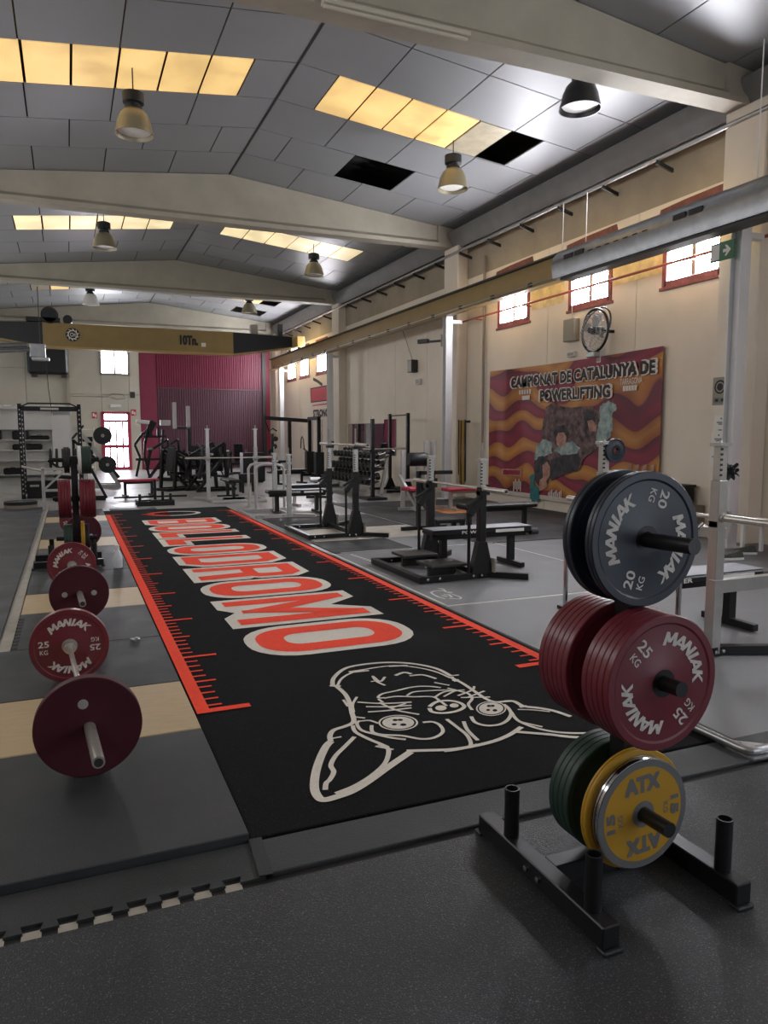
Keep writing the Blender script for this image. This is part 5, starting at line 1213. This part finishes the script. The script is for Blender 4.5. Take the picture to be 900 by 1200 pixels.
bxk = thing('storage_box', 'low black storage box with a small pale label behind the power rack post', 'box', (-0.75, 19.95, 0)); MB().bb(-0.22,0.5,-0.2,0.2,0,0.42,b=0.01).build('body','black_paint',bxk); MB().bb(-0.15,0.05,-0.206,-0.2,0.28,0.33).build('label_strip','silver_paint',bxk)
# silver stand in front of it with black storage
ss = thing('bumper_stand', 'silver braced steel stand holding black gear behind the platform tree', 'stand', (-0.1, 16.9, 0))
for x in (-0.42, 0.42):
    for y in (-0.25, 0.25): MB().bar((x,y,0),(x,y,0.85),0.05,0.05).build('leg', 'silver_paint', ss)
    MB().bar((x,-0.25,0.82),(x,0.25,0.82),0.05,0.05).build('side_bar', 'silver_paint', ss)
for z in (0.4, 0.83): MB().bar((-0.42,-0.25,z),(0.42,-0.25,z),0.05,0.05).build('shelf_bar', 'silver_paint', ss)
MB().bar((-0.42,-0.25,0.4),(0.0,-0.25,0.8),0.04,0.04).build('brace', 'silver_paint', ss); MB().bar((0.42,-0.25,0.4),(0.05,-0.25,0.8),0.04,0.04).build('brace', 'silver_paint', ss)
for k in range(7):
    plate('bumper_plate', 'black plate standing in the silver braced stand', (-0.36+k*0.12, 16.9, 1.05), SIDE, 0.2, 0.05, 'black_rubber', 'black plates in the silver stand', n=28)
# generic tube frame machine
def frame_machine(label, loc, rotz, segs, pads, name='gym_machine', m='black_paint', w=0.06, cat='gym machine', extras=()):
    t = thing(name, label, cat, loc, (0,0,rotz))
    for nm, p, q in segs: MB().bar(p, q, w, w).build(nm, m, t)
    for nm, c, d, rx, pm in pads: MB().box(c, d, rot=(0,rx,0), b=0.02).build(nm, pm, t)
    for nm, p, q, r, pm in extras: MB().tube(p, q, r, 20).build(nm, pm, t)
    return t
# slanted press bench with black frame left
frame_machine('black angled frame machine behind the silver stand', (0.15, 18.6, 0), 0,
    [('upright',(-0.05,0,0),(-0.05,0,1.42)),('upright',(-0.05,0.6,0),(-0.05,0.6,1.42)),('slanted_beam',(-0.05,0,1.4),(0.55,0,0.85)),('slanted_beam',(-0.05,0.6,1.4),(0.55,0.6,0.85)),('lower_beam',(-0.5,0,0.72),(0.4,0,1.0)),
     ('base_rail',(-0.5,0,0.03),(0.6,0,0.03)),('base_rail',(-0.5,0.6,0.03),(0.6,0.6,0.03)),('rear_leg',(0.3,0,0.75),(0.62,0,0.05)),('rear_leg',(0.3,0.6,0.75),(0.62,0.6,0.05)),('handle_bar',(-0.6,0,0.95),(-0.3,0.0,0.72))],
    [('seat',(-0.25,0.3,0.55),(0.5,0.4,0.08),0.1,'black_vinyl'),('backrest',(0.2,0.3,0.8),(0.7,0.35,0.08),-0.6,'black_vinyl')])
# leg press
frame_machine('grey and black leg press with loaded plates near the far door', (1.0, 22.8, 0), 0,
    [('rail',(-0.45,0,1.3),(0.3,0,0.1)),('rail',(-0.45,0.7,1.3),(0.3,0.7,0.1)),('strut',(-0.45,0,1.3),(-0.7,0,0.1)),('strut',(-0.45,0.7,1.3),(-0.7,0.7,0.1)),('base_rail',(-0.7,0,0.05),(0.35,0,0.05)),('base_rail',(-0.7,0.7,0.05),(0.35,0.7,0.05)),('foot_plate_arm',(-0.45,0,1.3),(-0.85,0,1.75)),('foot_plate_arm',(-0.45,0.7,1.3),(-0.85,0.7,1.75))],
    [('foot_plate',(-0.75,0.35,1.6),(0.06,0.7,0.5),0.7,'black_paint'),('backrest',(0.1,0.35,0.55),(0.7,0.45,0.1),0.9,'black_vinyl')], 'leg_press', 'silver_paint', 0.11,
    extras=[('plate_horn',(-0.2,-0.3,1.5),(-0.2,1.0,1.5),0.03,'silver')])
for x, z, R2, lab in ((0.89,1.5,0.25,'black disc on the upper horn of the leg press'),(0.99,0.68,0.24,'black disc on the lower side of the leg press')):
    plate('bumper_plate', lab, (x, 22.5, z), FACE, R2, 0.12, 'black_rubber', n=32, hub='silver_paint')
# red flat bench, sled
def simple_bench(label, loc, rotz, L, W, H_, padm, framem='black_paint', name='flat_bench'):
    t = thing(name, label, 'bench', loc, (0,0,rotz))
    MB().bb(-L/2, L/2, -W/2, W/2, H_-0.07, H_, b=0.02).build('pad', padm, t)
    for x in (-L/2+0.15, L/2-0.15):
        MB().bb(x-0.03, x+0.03, -0.03, 0.03, 0.05, H_-0.07).build('leg', framem, t); MB().bb(x-0.03, x+0.03, -0.25, 0.25, 0, 0.055).build('foot_bar', framem, t)
    MB().bar((-L/2+0.15,0,H_-0.1),(L/2-0.15,0,H_-0.1),0.05,0.05).build('spine', framem, t)
    return t
simple_bench('flat bench with red pad past the far end of the turf', (1.56, 19.4, 0), R_(8), 0.95, 0.32, 0.44, 'red_vinyl')
sl = thing('push_sled', 'low black push sled with upright posts at the far end of the turf', 'sled', (1.7, 16.9, 0))
MB().bb(-0.4, 0.38, -0.25, -0.17, 0, 0.1).build('runner', 'black_paint', sl); MB().bb(-0.4, 0.38, 0.17, 0.25, 0, 0.1).build('runner', 'black_paint', sl)
for x in (-0.36, 0.34): MB().bb(x-0.04, x+0.04, -0.2, 0.2, 0.06, 0.12).build('cross_bar', 'black_paint', sl)
for x, y, h in ((0.0,-0.0,0.56),(-0.34,-0.2,0.26),(0.3,-0.2,0.26),(0.16,0.0,0.3)): MB().tube((x,y,0.08),(x,y,h),0.03,10).build('post', 'black_paint', sl)
MB().tube((-0.84,0.3,0.16),(0.72,0.3,0.16),0.022,10).build('handle_bar', 'black_paint', sl)
MB().bb(-0.1, 0.1, -0.2, 0.2, 0.08, 0.12).build('deck', 'black_paint', sl)
tag(MB().bb(0.72, 1.62, 15.9, 16.3, 0, 0.012).build('rubber_mat', 'rubber_dark'), 'small dark rubber mat at the far end of the turf', 'mat')
# tall standing machine by the door
frame_machine('tall black standing press machine with pale head pads beside the maroon gate', (2.62, 28.4, 0), 0,
    [('leg',(-0.4,0,0),(-0.25,0,0.7)),('leg',(-0.25,0,0.7),(-0.42,0,1.15)),('leg',(-0.42,0,1.15),(-0.1,0,1.6)),('leg',(0.05,0,0),(-0.1,0,0.75)),('leg',(-0.1,0,0.75),(-0.05,0,1.3)),('upright',(0.45,0.1,0),(0.6,0.1,1.7)),('upright',(0.75,0.1,0),(0.62,0.1,1.0)),('upright',(-0.05,0,1.2),(0.1,0,1.9)),
     ('cross_beam',(-0.1,0,1.45),(0.7,0.1,1.45)),('cross_beam',(-0.4,0,0.62),(0.7,0.1,0.62)),('handle',(0.15,-0.1,1.45),(0.15,-0.1,1.8)),('handle',(0.4,-0.1,1.45),(0.4,-0.1,1.8))],
    [('shoulder_pad',(-0.12,0,1.98),(0.45,0.3,0.13),0.1,'white_paint'),('shoulder_pad',(0.68,0.1,1.95),(0.35,0.3,0.2),0,'silver_paint'),('back_pad',(0.15,0.2,1.75),(0.25,0.1,0.6),0.5,'black_vinyl')], 'press_machine', w=0.085)
# cluster of black machines in the middle distance
def cluster(label, loc, rotz, hh=1.1, pm='black_vinyl'):
    return frame_machine(label, loc, rotz,
        [('base_rail',(-0.6,-0.3,0.04),(0.6,-0.3,0.04)),('base_rail',(-0.6,0.3,0.04),(0.6,0.3,0.04)),('base_cross',(-0.55,-0.3,0.04),(-0.55,0.3,0.04)),('upright',(-0.35,-0.3,0.04),(-0.25,-0.3,hh)),('upright',(-0.35,0.3,0.04),(-0.25,0.3,hh)),('arm',(-0.25,-0.3,hh),(0.45,-0.35,hh*0.72)),('arm',(-0.25,0.3,hh),(0.45,0.35,hh*0.72)),('brace',(0.55,-0.3,0.05),(-0.28,-0.3,hh*0.75)),('brace',(0.55,0.3,0.05),(-0.28,0.3,hh*0.75)),('lever',(0.4,-0.35,hh*0.75),(0.55,-0.35,0.35)),('lever',(0.4,0.35,hh*0.75),(0.55,0.35,0.35))],
        [('seat',(0.1,0,0.45),(0.45,0.35,0.09),0.1,pm),('backrest',(-0.2,0,0.85),(0.1,0.34,0.65),0.2,pm)], 'lever_machine', w=0.075,
        extras=[('plate_horn',(0.3,-0.65,hh*0.78),(0.3,-0.35,hh*0.78),0.03,'silver'),('plate_horn',(0.3,0.35,hh*0.78),(0.3,0.65,hh*0.78),0.03,'silver')])
cluster('black lever machine with braced frame left of the silver rack past the turf', (2.75, 21.2, 0), R_(30))
cluster('black lever machine right behind the silver rack past the turf', (3.55, 20.6, 0), R_(-160), 1.3)
cluster('low black lever machine before the middle of the maroon gate', (3.7, 24.5, 0), R_(80), 1.0)
cluster('black lever machine near the tall press machine by the gate', (3.0, 25.6, 0), R_(140), 1.35)
cluster('black lever machine close to the plum gate sheets', (4.6, 27.0, 0), R_(-70), 1.2)
cluster('black lever machine before the right half of the gate', (5.9, 28.2, 0), R_(-110), 0.95)
for x, y, z, R2, lab in ((3.05,21.0,0.85,0.22,'black disc on the lever machine left of the silver rack'),(3.3,20.3,0.95,0.22,'black disc on the lever machine behind the silver rack'),(3.9,20.9,0.95,0.22,'black disc on the far horn of the machine behind the silver rack')):
    plate('bumper_plate', lab, (x, y, z), SIDE, R2, 0.06, 'black_rubber', n=28)
tw = thing('twin_post_stand', 'silver twin post squat stand rising behind the silver rack', 'stand', (2.98, 22.2, 0))
for x in (-0.14, 0.24): MB().bb(x-0.05, x+0.05, -0.05, 0.05, 1.7, 2.45-0.1*(x > 0)).build('post', 'silver_paint', tw)
MB().bb(-0.14, 0.24, -0.04, 0.04, 1.68, 1.75).build('cross_bar', 'black_paint', tw); MB().bb(0.2, 0.3, -0.05, 0.05, 0.02, 1.75).build('column', 'black_paint', tw); MB().bb(-0.2, 0.5, -0.3, 0.3, 0, 0.05).build('base', 'black_paint', tw)
# stool boxes and cabinets
def stool(label, loc, w, d, h, m='black_paint'):
    t = thing('step_stool', label, 'stool', loc)
    MB().bb(-w/2, w/2, -d/2, d/2, h-0.06, h, b=0.01).build('top', m, t)
    for x in (-w/2+0.04, w/2-0.04):
        for y in (-d/2+0.04, d/2-0.04): MB().bb(x-0.03, x+0.03, y-0.03, y+0.03, 0, h-0.06).build('leg', m, t)
    return t
stool('square black stool under the barbell of the silver rack past the turf', (4.35, 19.6, 0), 0.42, 0.4, 0.5)
cbn = thing('black_cabinet', 'low black cabinet before the right end of the maroon gate', 'cabinet', (5.4, 23.6, 0)); MB().bb(-0.35,0.35,-0.25,0.25,0.04,0.95,b=0.01).build('body','black_paint',cbn); MB().bb(-0.3,0.3,-0.262,-0.25,0.1,0.9).build('door','crane_black',cbn); MB().bb(-0.3,0.3,-0.2,0.2,0,0.04).build('plinth','black_rubber',cbn)
bs = thing('black_bench_box', 'long low black box bench in front of the plum gate', 'bench', (4.6, 30.2, 0)); MB().bb(-0.7,0.7,-0.25,0.25,0.35,0.8,b=0.02).build('box','black_vinyl',bs)
for x in (-0.6,0.6): MB().bb(x-0.05,x+0.05,-0.2,0.2,0,0.35).build('leg','dark_steel',bs)
# dip arch of silver tube beside the far silver rack
da = thing('dip_station', 'silver bent tube dip station behind the tall combo rack', 'dip station', (3.72, 15.2, 0))
for y in (-0.3, 0.35):
    MB().path([(-0.25,y,0),(-0.25,y,0.82),(-0.2,y,0.9),(-0.1,y,0.93),(0.2,y,0.93),(0.3,y,0.9),(0.34,y,0.82),(0.34,y,0)], 0.028, 10).build('bent_tube', 'silver_paint', da)
MB().tube((0.34,-0.3,0.25),(0.34,0.35,0.25),0.025,10).build('cross_tube', 'silver_paint', da)
# dumbbell rack on the right
dr = thing('dumbbell_rack', 'long black dumbbell rack with three tiers beside the cream wall', 'rack', (7.0, 18.6, 0))
for y in (-1.6, 0.0, 1.6):
    MB().bar((-0.3,y,0.03),(0.35,y,0.03),0.07,0.06).build('foot', 'silver_paint', dr); MB().bar((0.1,y,0.03),(0.28,y,1.05),0.07,0.07).build('upright', 'silver_paint', dr)
tiers = ((-0.12,0.34),(0.02,0.66),(0.16,0.97))
for x, z in tiers: MB().box((x,0,z),(0.3,3.4,0.03),rot=(0,R_(-15),0)).build('tier', 'dark_steel', dr)
def dumbbell(loc, rot, r, L, label, group):
    t = thing('dumbbell', label, 'dumbbell', loc, rot, group)
    MB().tube((-L/2,0,0),(L/2,0,0),0.016,8).build('handle', 'silver', t)
    for s in (-1,1): MB().lathe([(0,0),(r*0.9,0),(r,0.01),(r,L*0.28),(r*0.9,L*0.3),(0,L*0.3)], 8, Matrix.Translation((s*L/2-(L*0.15),0,0)) @ Matrix.Rotation(PI/2,4,'Y'), close=False).build('head', 'black_rubber', t)
    return t
proto = None
for ti, (x, z) in enumerate(tiers):
    lab = 'black dumbbell on the %s tier of the dumbbell rack' % ('lowest', 'middle', 'top')[ti]; grp = 'dumbbells on the %s tier' % ('lowest', 'middle', 'top')[ti]
    r = (0.095, 0.085, 0.07)[ti]
    for k in range(12):
        y = -1.54+k*0.28
        if k == 0: proto = dumbbell((7.0+x, 18.6+y, z+0.02+r), (0, R_(-15), 0), r, 0.32, lab, grp)
        else: clone(proto, (7.0+x, 18.6+y, z+0.02+r))
# pull-up frame at the wall
pf = thing('pull_up_frame', 'tall black pull-up frame against the cream wall', 'rack', (8.3, 18.6, 0))
for y in (-0.6, 0.6):
    MB().bb(-0.04, 0.04, y-0.04, y+0.04, 0, 2.1).build('upright', 'black_paint', pf); MB().bar((-0.6,y,0.03),(0.4,y,0.03),0.08,0.06).build('foot', 'black_paint', pf)
    MB().add([(-0.16,y-0.045,0.05),(0.16,y-0.045,0.05),(0.05,y-0.045,0.32),(-0.05,y-0.045,0.32),(-0.16,y+0.045,0.05),(0.16,y+0.045,0.05),(0.05,y+0.045,0.32),(-0.05,y+0.045,0.32)], [(0,1,2,3),(7,6,5,4),(0,4,5,1),(1,5,6,2),(2,6,7,3),(3,7,4,0)]).build('gusset', 'black_paint', pf)
MB().tube((0,-0.6,2.05),(0,0.6,2.05),0.018,10).build('pull_up_bar', 'black_paint', pf); MB().bar((0,-0.6,0.04),(0,0.6,0.04),0.07,0.06).build('base_cross', 'black_paint', pf)
sq = thing('squat_stand', 'single black squat stand post between tall combo rack and pull-up frame', 'stand', (6.6, 16.3, 0))
MB().bb(-0.04,0.04,-0.04,0.04,0.05,1.9).build('upright','black_paint',sq); MB().bb(-0.25,0.25,-0.3,0.3,0,0.06).build('base','black_paint',sq); MB().bb(-0.04,0.1,-0.06,0.06,1.1,1.16).build('bar_hook','black_paint',sq)
MB().bb(-0.03,0.03,-0.03,0.03,1.9,1.95).build('cap','silver_paint',sq)
barbell('barbell', 'bare steel barbell beyond the tall combo rack on the squat stand', (6.6,16.35,1.19), (7.5,16.9,1.19), 0.35)
# silver bench station near the column with the bands
bp = thing('bench_press', 'silver bench press station with red pads near the column with the bands', 'bench press', (6.55, 13.75, 0.012))
for x, z in ((-0.32,1.2),(0.2,1.4),(0.38,1.4)): MB().bar((x,0,0.03),(x,0,z),0.07,0.07).build('upright', 'silver_paint', bp)
MB().bar((-0.32,0,0.6),(0.38,0,0.6),0.05,0.05).build('cross_bar', 'silver_paint', bp); MB().bar((-0.5,-0.2,0.04),(0.6,-0.2,0.04),0.06,0.06).build('base_rail', 'silver_paint', bp); MB().bar((-0.4,0,0.7),(-0.25,-0.55,0.08),0.06,0.06).build('brace', 'silver_paint', bp)
MB().bb(-0.5,-0.0,-0.7,-0.3,0.42,0.5,b=0.02).build('seat_pad','red_vinyl',bp)
MB().bar((-0.25,-0.5,0.02),(-0.25,-0.5,0.42),0.06,0.06).build('seat_leg','silver_paint',bp)
MB().lathe([(0,-0.22),(0.12,-0.22),(0.14,-0.18),(0.14,0.18),(0.12,0.22),(0,0.22)], 20, Matrix.Translation((0.02,0.0,1.02)) @ Matrix.Rotation(PI/2,4,'Y'), close=False).build('roller_pad','black_vinyl',bp)
MB().bar((0.0,0.0,0.6),(0.0,0,0.95),0.05,0.05).build('roller_post','silver_paint',bp)
simple_bench('silver framed bench with red pad beside the column with the bands', (7.45, 13.3, 0.012), R_(5), 1.05, 0.3, 0.46, 'red_vinyl', 'silver_paint')
tag(MB().bb(6.7,8.3,12.7,13.9,0.012,0.02).build('rubber_mat','orange_rubber'), 'orange brown mat under the red padded silver bench', 'mat')
# black benches behind the near combo rack
simple_bench('long black flat bench behind the black combo rack', (6.1, 9.9, 0.012), 0, 1.3, 0.32, 0.47, 'black_vinyl')
stool('low dark step behind the black combo rack', (5.2, 9.9, 0.012), 0.5, 0.35, 0.28)
mt = frame_machine('black cable station with round pulleys behind the black combo rack', (5.15, 10.75, 0.012), 0, [('upright',(0,0,0),(0,0,0.95)),('upright',(0.25,0,0),(0.25,0,0.95)),('base_rail',(-0.3,0,0.03),(0.5,0,0.03)),('cross_bar',(0,0,0.92),(0.6,0,0.92))], [('guard',(0.12,-0.05,0.6),(0.3,0.05,0.4),0,'black_paint')], 'cable_station')
for z in (0.42, 0.72): MB().lathe([(0.02,-0.02),(0.09,-0.02),(0.1,0),(0.09,0.02),(0.02,0.02)], 20, Matrix.Translation((0.12,-0.1,z)) @ Matrix.Rotation(PI/2,4,'X')).build('pulley', 'dark_steel', mt)
# cable towers at the far right
ct = thing('cable_tower', 'black lat pulldown tower with wide top bar near the far gate', 'gym machine', (7.85, 27.9, 0))
MB().bb(-0.06,0.06,-0.06,0.06,0,2.15).build('column','black_paint',ct); MB().bar((-1.0,0,2.15),(0.75,0,2.05),0.14,0.14).build('top_arm','black_paint',ct); MB().bar((-0.7,0,0.04),(0.7,0,0.04),0.1,0.08).build('base','black_paint',ct)
MB().path([(-0.95,0,2.1),(-0.8,0,1.65),(-0.65,0,1.75),(-0.5,0,1.65)],0.03,8).build('pull_handle','black_paint',ct); MB().bb(-0.6,-0.2,-0.2,0.2,0.45,0.55,b=0.02).build('seat','black_vinyl',ct); MB().bb(-0.5,-0.4,-0.1,0.1,0,0.45).build('seat_post','black_paint',ct)
ft2 = thing('functional_trainer', 'double black functional trainer tower with weight stacks on the right wall', 'gym machine', (8.2, 25.9, 0))
for y in (-0.55, 0.55):
    MB().bb(-0.3,0.3,y-0.05,y+0.05,0,0.08).build('foot','black_paint',ft2); MB().bb(-0.05,0.05,y-0.05,y+0.05,0.05,2.1).build('upright','black_paint',ft2); MB().bb(-0.15,0.15,y-0.14,y+0.14,0.1,0.9).build('weight_stack','crane_black',ft2)
    for q in (-0.08,0.08): MB().tube((0.1,y+q,0.1),(0.1,y+q,2.05),0.018,8).build('guide_rod','chrome',ft2)
MB().bar((0,-0.6,2.1),(0,0.6,2.1),0.12,0.12).build('top_beam','black_paint',ft2)
MB().path([(-0.1,0.9,1.0),(-0.1,1.0,1.35),(-0.1,1.15,1.45),(-0.1,1.3,1.35),(-0.1,1.35,1.0)],0.02,8).build('pull_loop','black_paint',ft2); MB().bar((-0.1,0.55,0.9),(-0.1,0.95,1.0),0.05,0.05).build('loop_arm','black_paint',ft2)
ct3 = thing('cable_column', 'slim dark cable column with round handles before the right wall', 'gym machine', (7.4, 28.8, 0)); MB().bb(-0.05,0.05,-0.05,0.05,0,1.55).build('column','dark_steel',ct3); MB().bb(-0.2,0.2,-0.2,0.2,0,0.06).build('base','dark_steel',ct3)
for z, x in ((1.35,0.1),(1.05,0.06),(0.85,-0.12)): MB().lathe([(0,-0.06),(0.1,-0.06),(0.1,0.06),(0,0.06)],14,Matrix.Translation((x,-0.08,z)) @ Matrix.Rotation(PI/2,4,'X'),close=False).build('handle_ball','black_rubber',ct3)
simple_bench('low black bench among the machines before the cable towers', (6.3, 22.4, 0), R_(20), 1.2, 0.3, 0.45, 'black_vinyl')
simple_bench('short grey topped bench before the dumbbell rack', (5.6, 17.6, 0), R_(75), 1.1, 0.3, 0.46, 'grey_vinyl')
simple_bench('black bench standing between silver rack and tall combo rack', (4.9, 15.6, 0), R_(10), 1.2, 0.3, 0.46, 'black_vinyl', 'silver_paint')

# shelving on the far left with gear
sh = thing('shelf_unit', 'white wall shelving full of black gear at the far left', 'shelf', (-1.15, 29.2, 0))
MB().bb(-2.2, 1.28, 0.35, 0.4, 0, 2.45).build('back_panel', 'white_paint', sh); MB().bb(-2.2, 1.28, 0.0, 0.4, 2.42, 2.47).build('top_board', 'white_paint', sh)
for x in (0.62, 1.24): MB().bb(x, x+0.04, -0.02 if x < 1 else 0.1, 0.36, 0, 2.42).build('side_panel', 'white_paint', sh)
MB().bb(0.66, 1.24, 0.02, 0.06, 0.05, 2.2).build('cupboard_door', 'white_paint', sh)
LEV = (0.12, 0.62, 0.98, 1.34, 1.72)
for z in LEV: MB().bb(-2.2, 0.62, -0.05, 0.35, z-0.025, z).build('shelf_board', 'white_paint', sh)
for k, (x, li, w, h, lab) in enumerate(((-2.0,4,0.5,0.28,'black gym bag with rounded top on the top shelf'),(-1.95,3,0.35,0.18,'flat dark pouch on the fourth shelf'),(-1.3,3,0.5,0.33,'large rounded black bag on the fourth shelf'),(-0.4,3,0.45,0.3,'boxy black case on the fourth shelf'),(0.2,3,0.55,0.14,'low dark roll of gear on the fourth shelf'),(-2.0,2,0.4,0.3,'upright black crate on the third shelf'),(-0.2,2,0.8,0.2,'long black bag on the third shelf'),(-1.7,0,0.45,0.2,'dark shoe box on the bottom shelf'),(-0.7,0,0.5,0.22,'crumpled dark bag on the bottom shelf'))):
    t = thing('gear_bag', lab, 'bag', (-1.15+x, 29.3, LEV[li]))
    MB().bb(-w*0.6, w*0.6, -0.13, 0.13, 0, h*1.05, b=0.045).build('body', 'black_vinyl', t); MB().path([(-w*0.2,-0.1,h-0.02),(-w*0.1,-0.12,h+0.03),(w*0.1,-0.12,h+0.03),(w*0.2,-0.1,h-0.02)], 0.012, 6).build('strap', 'band_black', t)
rc = thing('white_rack', 'small white open rack with dark rolls beside the leg press', 'shelf', (0.55, 25.4, 0))
for x in (-0.2, 0.2): MB().bb(x-0.02, x+0.02, -0.15, 0.15, 0, 1.75).build('side_panel', 'white_paint', rc)
for z in (0.1, 0.5, 0.9, 1.3, 1.7): MB().bb(-0.2, 0.2, -0.15, 0.15, z-0.02, z).build('shelf_board', 'white_paint', rc)
for z in (0.9, 1.3):
    t = thing('gear_roll', 'dark rolled towel on the %s board of the white open rack' % ('third' if z < 1 else 'fourth'), 'roll', (0.55, 25.35, z)); MB().tube((-0.15,0,0.08),(0.15,0,0.08),0.08,12).build('roll', 'black_vinyl', t)
pap = MB()
random.seed(3)
for k in range(14):
    x = -2.6+k*0.22; pap.box((x, 29.35+random.uniform(-0.05,0.1), 2.49+random.uniform(0,0.05)), (0.26, 0.2, 0.03+random.uniform(0,0.05)), rot=(0, random.uniform(-0.1,0.1), random.uniform(-0.5,0.5)))
tag(pap.build('crumpled_wrapping', 'white_paint'), 'crumpled white wrapping lying on top of the white shelving', 'wrapping')

# right edge: crate, bench, sneakers
cr2 = thing('black_crate', 'black crate on the grey box against the wall past the banner', 'crate', (8.72, 8.95, 0.46))
MB().bb(-0.2,0.2,-0.25,0.25,0,0.3,b=0.02).build('body','black_vinyl',cr2); MB().bb(-0.21,0.21,-0.26,0.26,0.27,0.31).build('rim','crane_black',cr2)
o = MB().bb(8.45,8.98,8.55,9.4,0.012,0.46,b=0.01).build('grey_box','frame_grey'); tag(o, 'low grey box against the wall under the black crate', 'box')
def shoe(loc, rotz, label):
    t = thing('sneaker', label, 'shoe', loc, (0,0,rotz))
    sole = [(-0.14,-0.035),(-0.08,-0.045),(0.05,-0.05),(0.12,-0.035),(0.145,0.0),(0.12,0.04),(0.05,0.048),(-0.08,0.04),(-0.14,0.03)]
    MB().prism(sole, 0, 0.028).build('sole', 'white_paint', t)
    vs = []; n = len(sole)
    for z, sc, zz_ in ((0.028,0.97,0),(0.06,0.92,0),(0.09,0.7,0)):
        for x, y in sole:
            zq = z if z < 0.08 else (0.11 if x < -0.02 else 0.075); vs.append((x*sc-(0.02 if z > 0.08 else 0), y*sc, zq))
    fs = [(L*n+i, L*n+(i+1)%n, (L+1)*n+(i+1)%n, (L+1)*n+i) for L in range(2) for i in range(n)]+[tuple(range(2*n,3*n))]
    MB().add(vs, fs).build('upper', 'sneaker', t)
    return t
sx = on_z(858, 655, 0.02)
shoe((sx.x, sx.y, 0.012), R_(165), 'dark running shoe with white sole standing before the wall bench'); shoe((sx.x+0.5, sx.y+0.25, 0.012), R_(150), 'dark running shoe farther back beside the wall bench')
wb = thing('wall_bench', 'narrow white bench against the wall beside the near column', 'bench', (8.2, 6.4, 0.012)); MB().bb(-0.2,0.2,-0.7,0.7,0.40,0.44,b=0.005).build('seat','white_paint',wb)
for y in (-0.6,0.6):
    for x in (-0.17,0.17): MB().bb(x-0.02,x+0.02,y-0.02,y+0.02,0,0.40).build('leg','white_paint',wb)
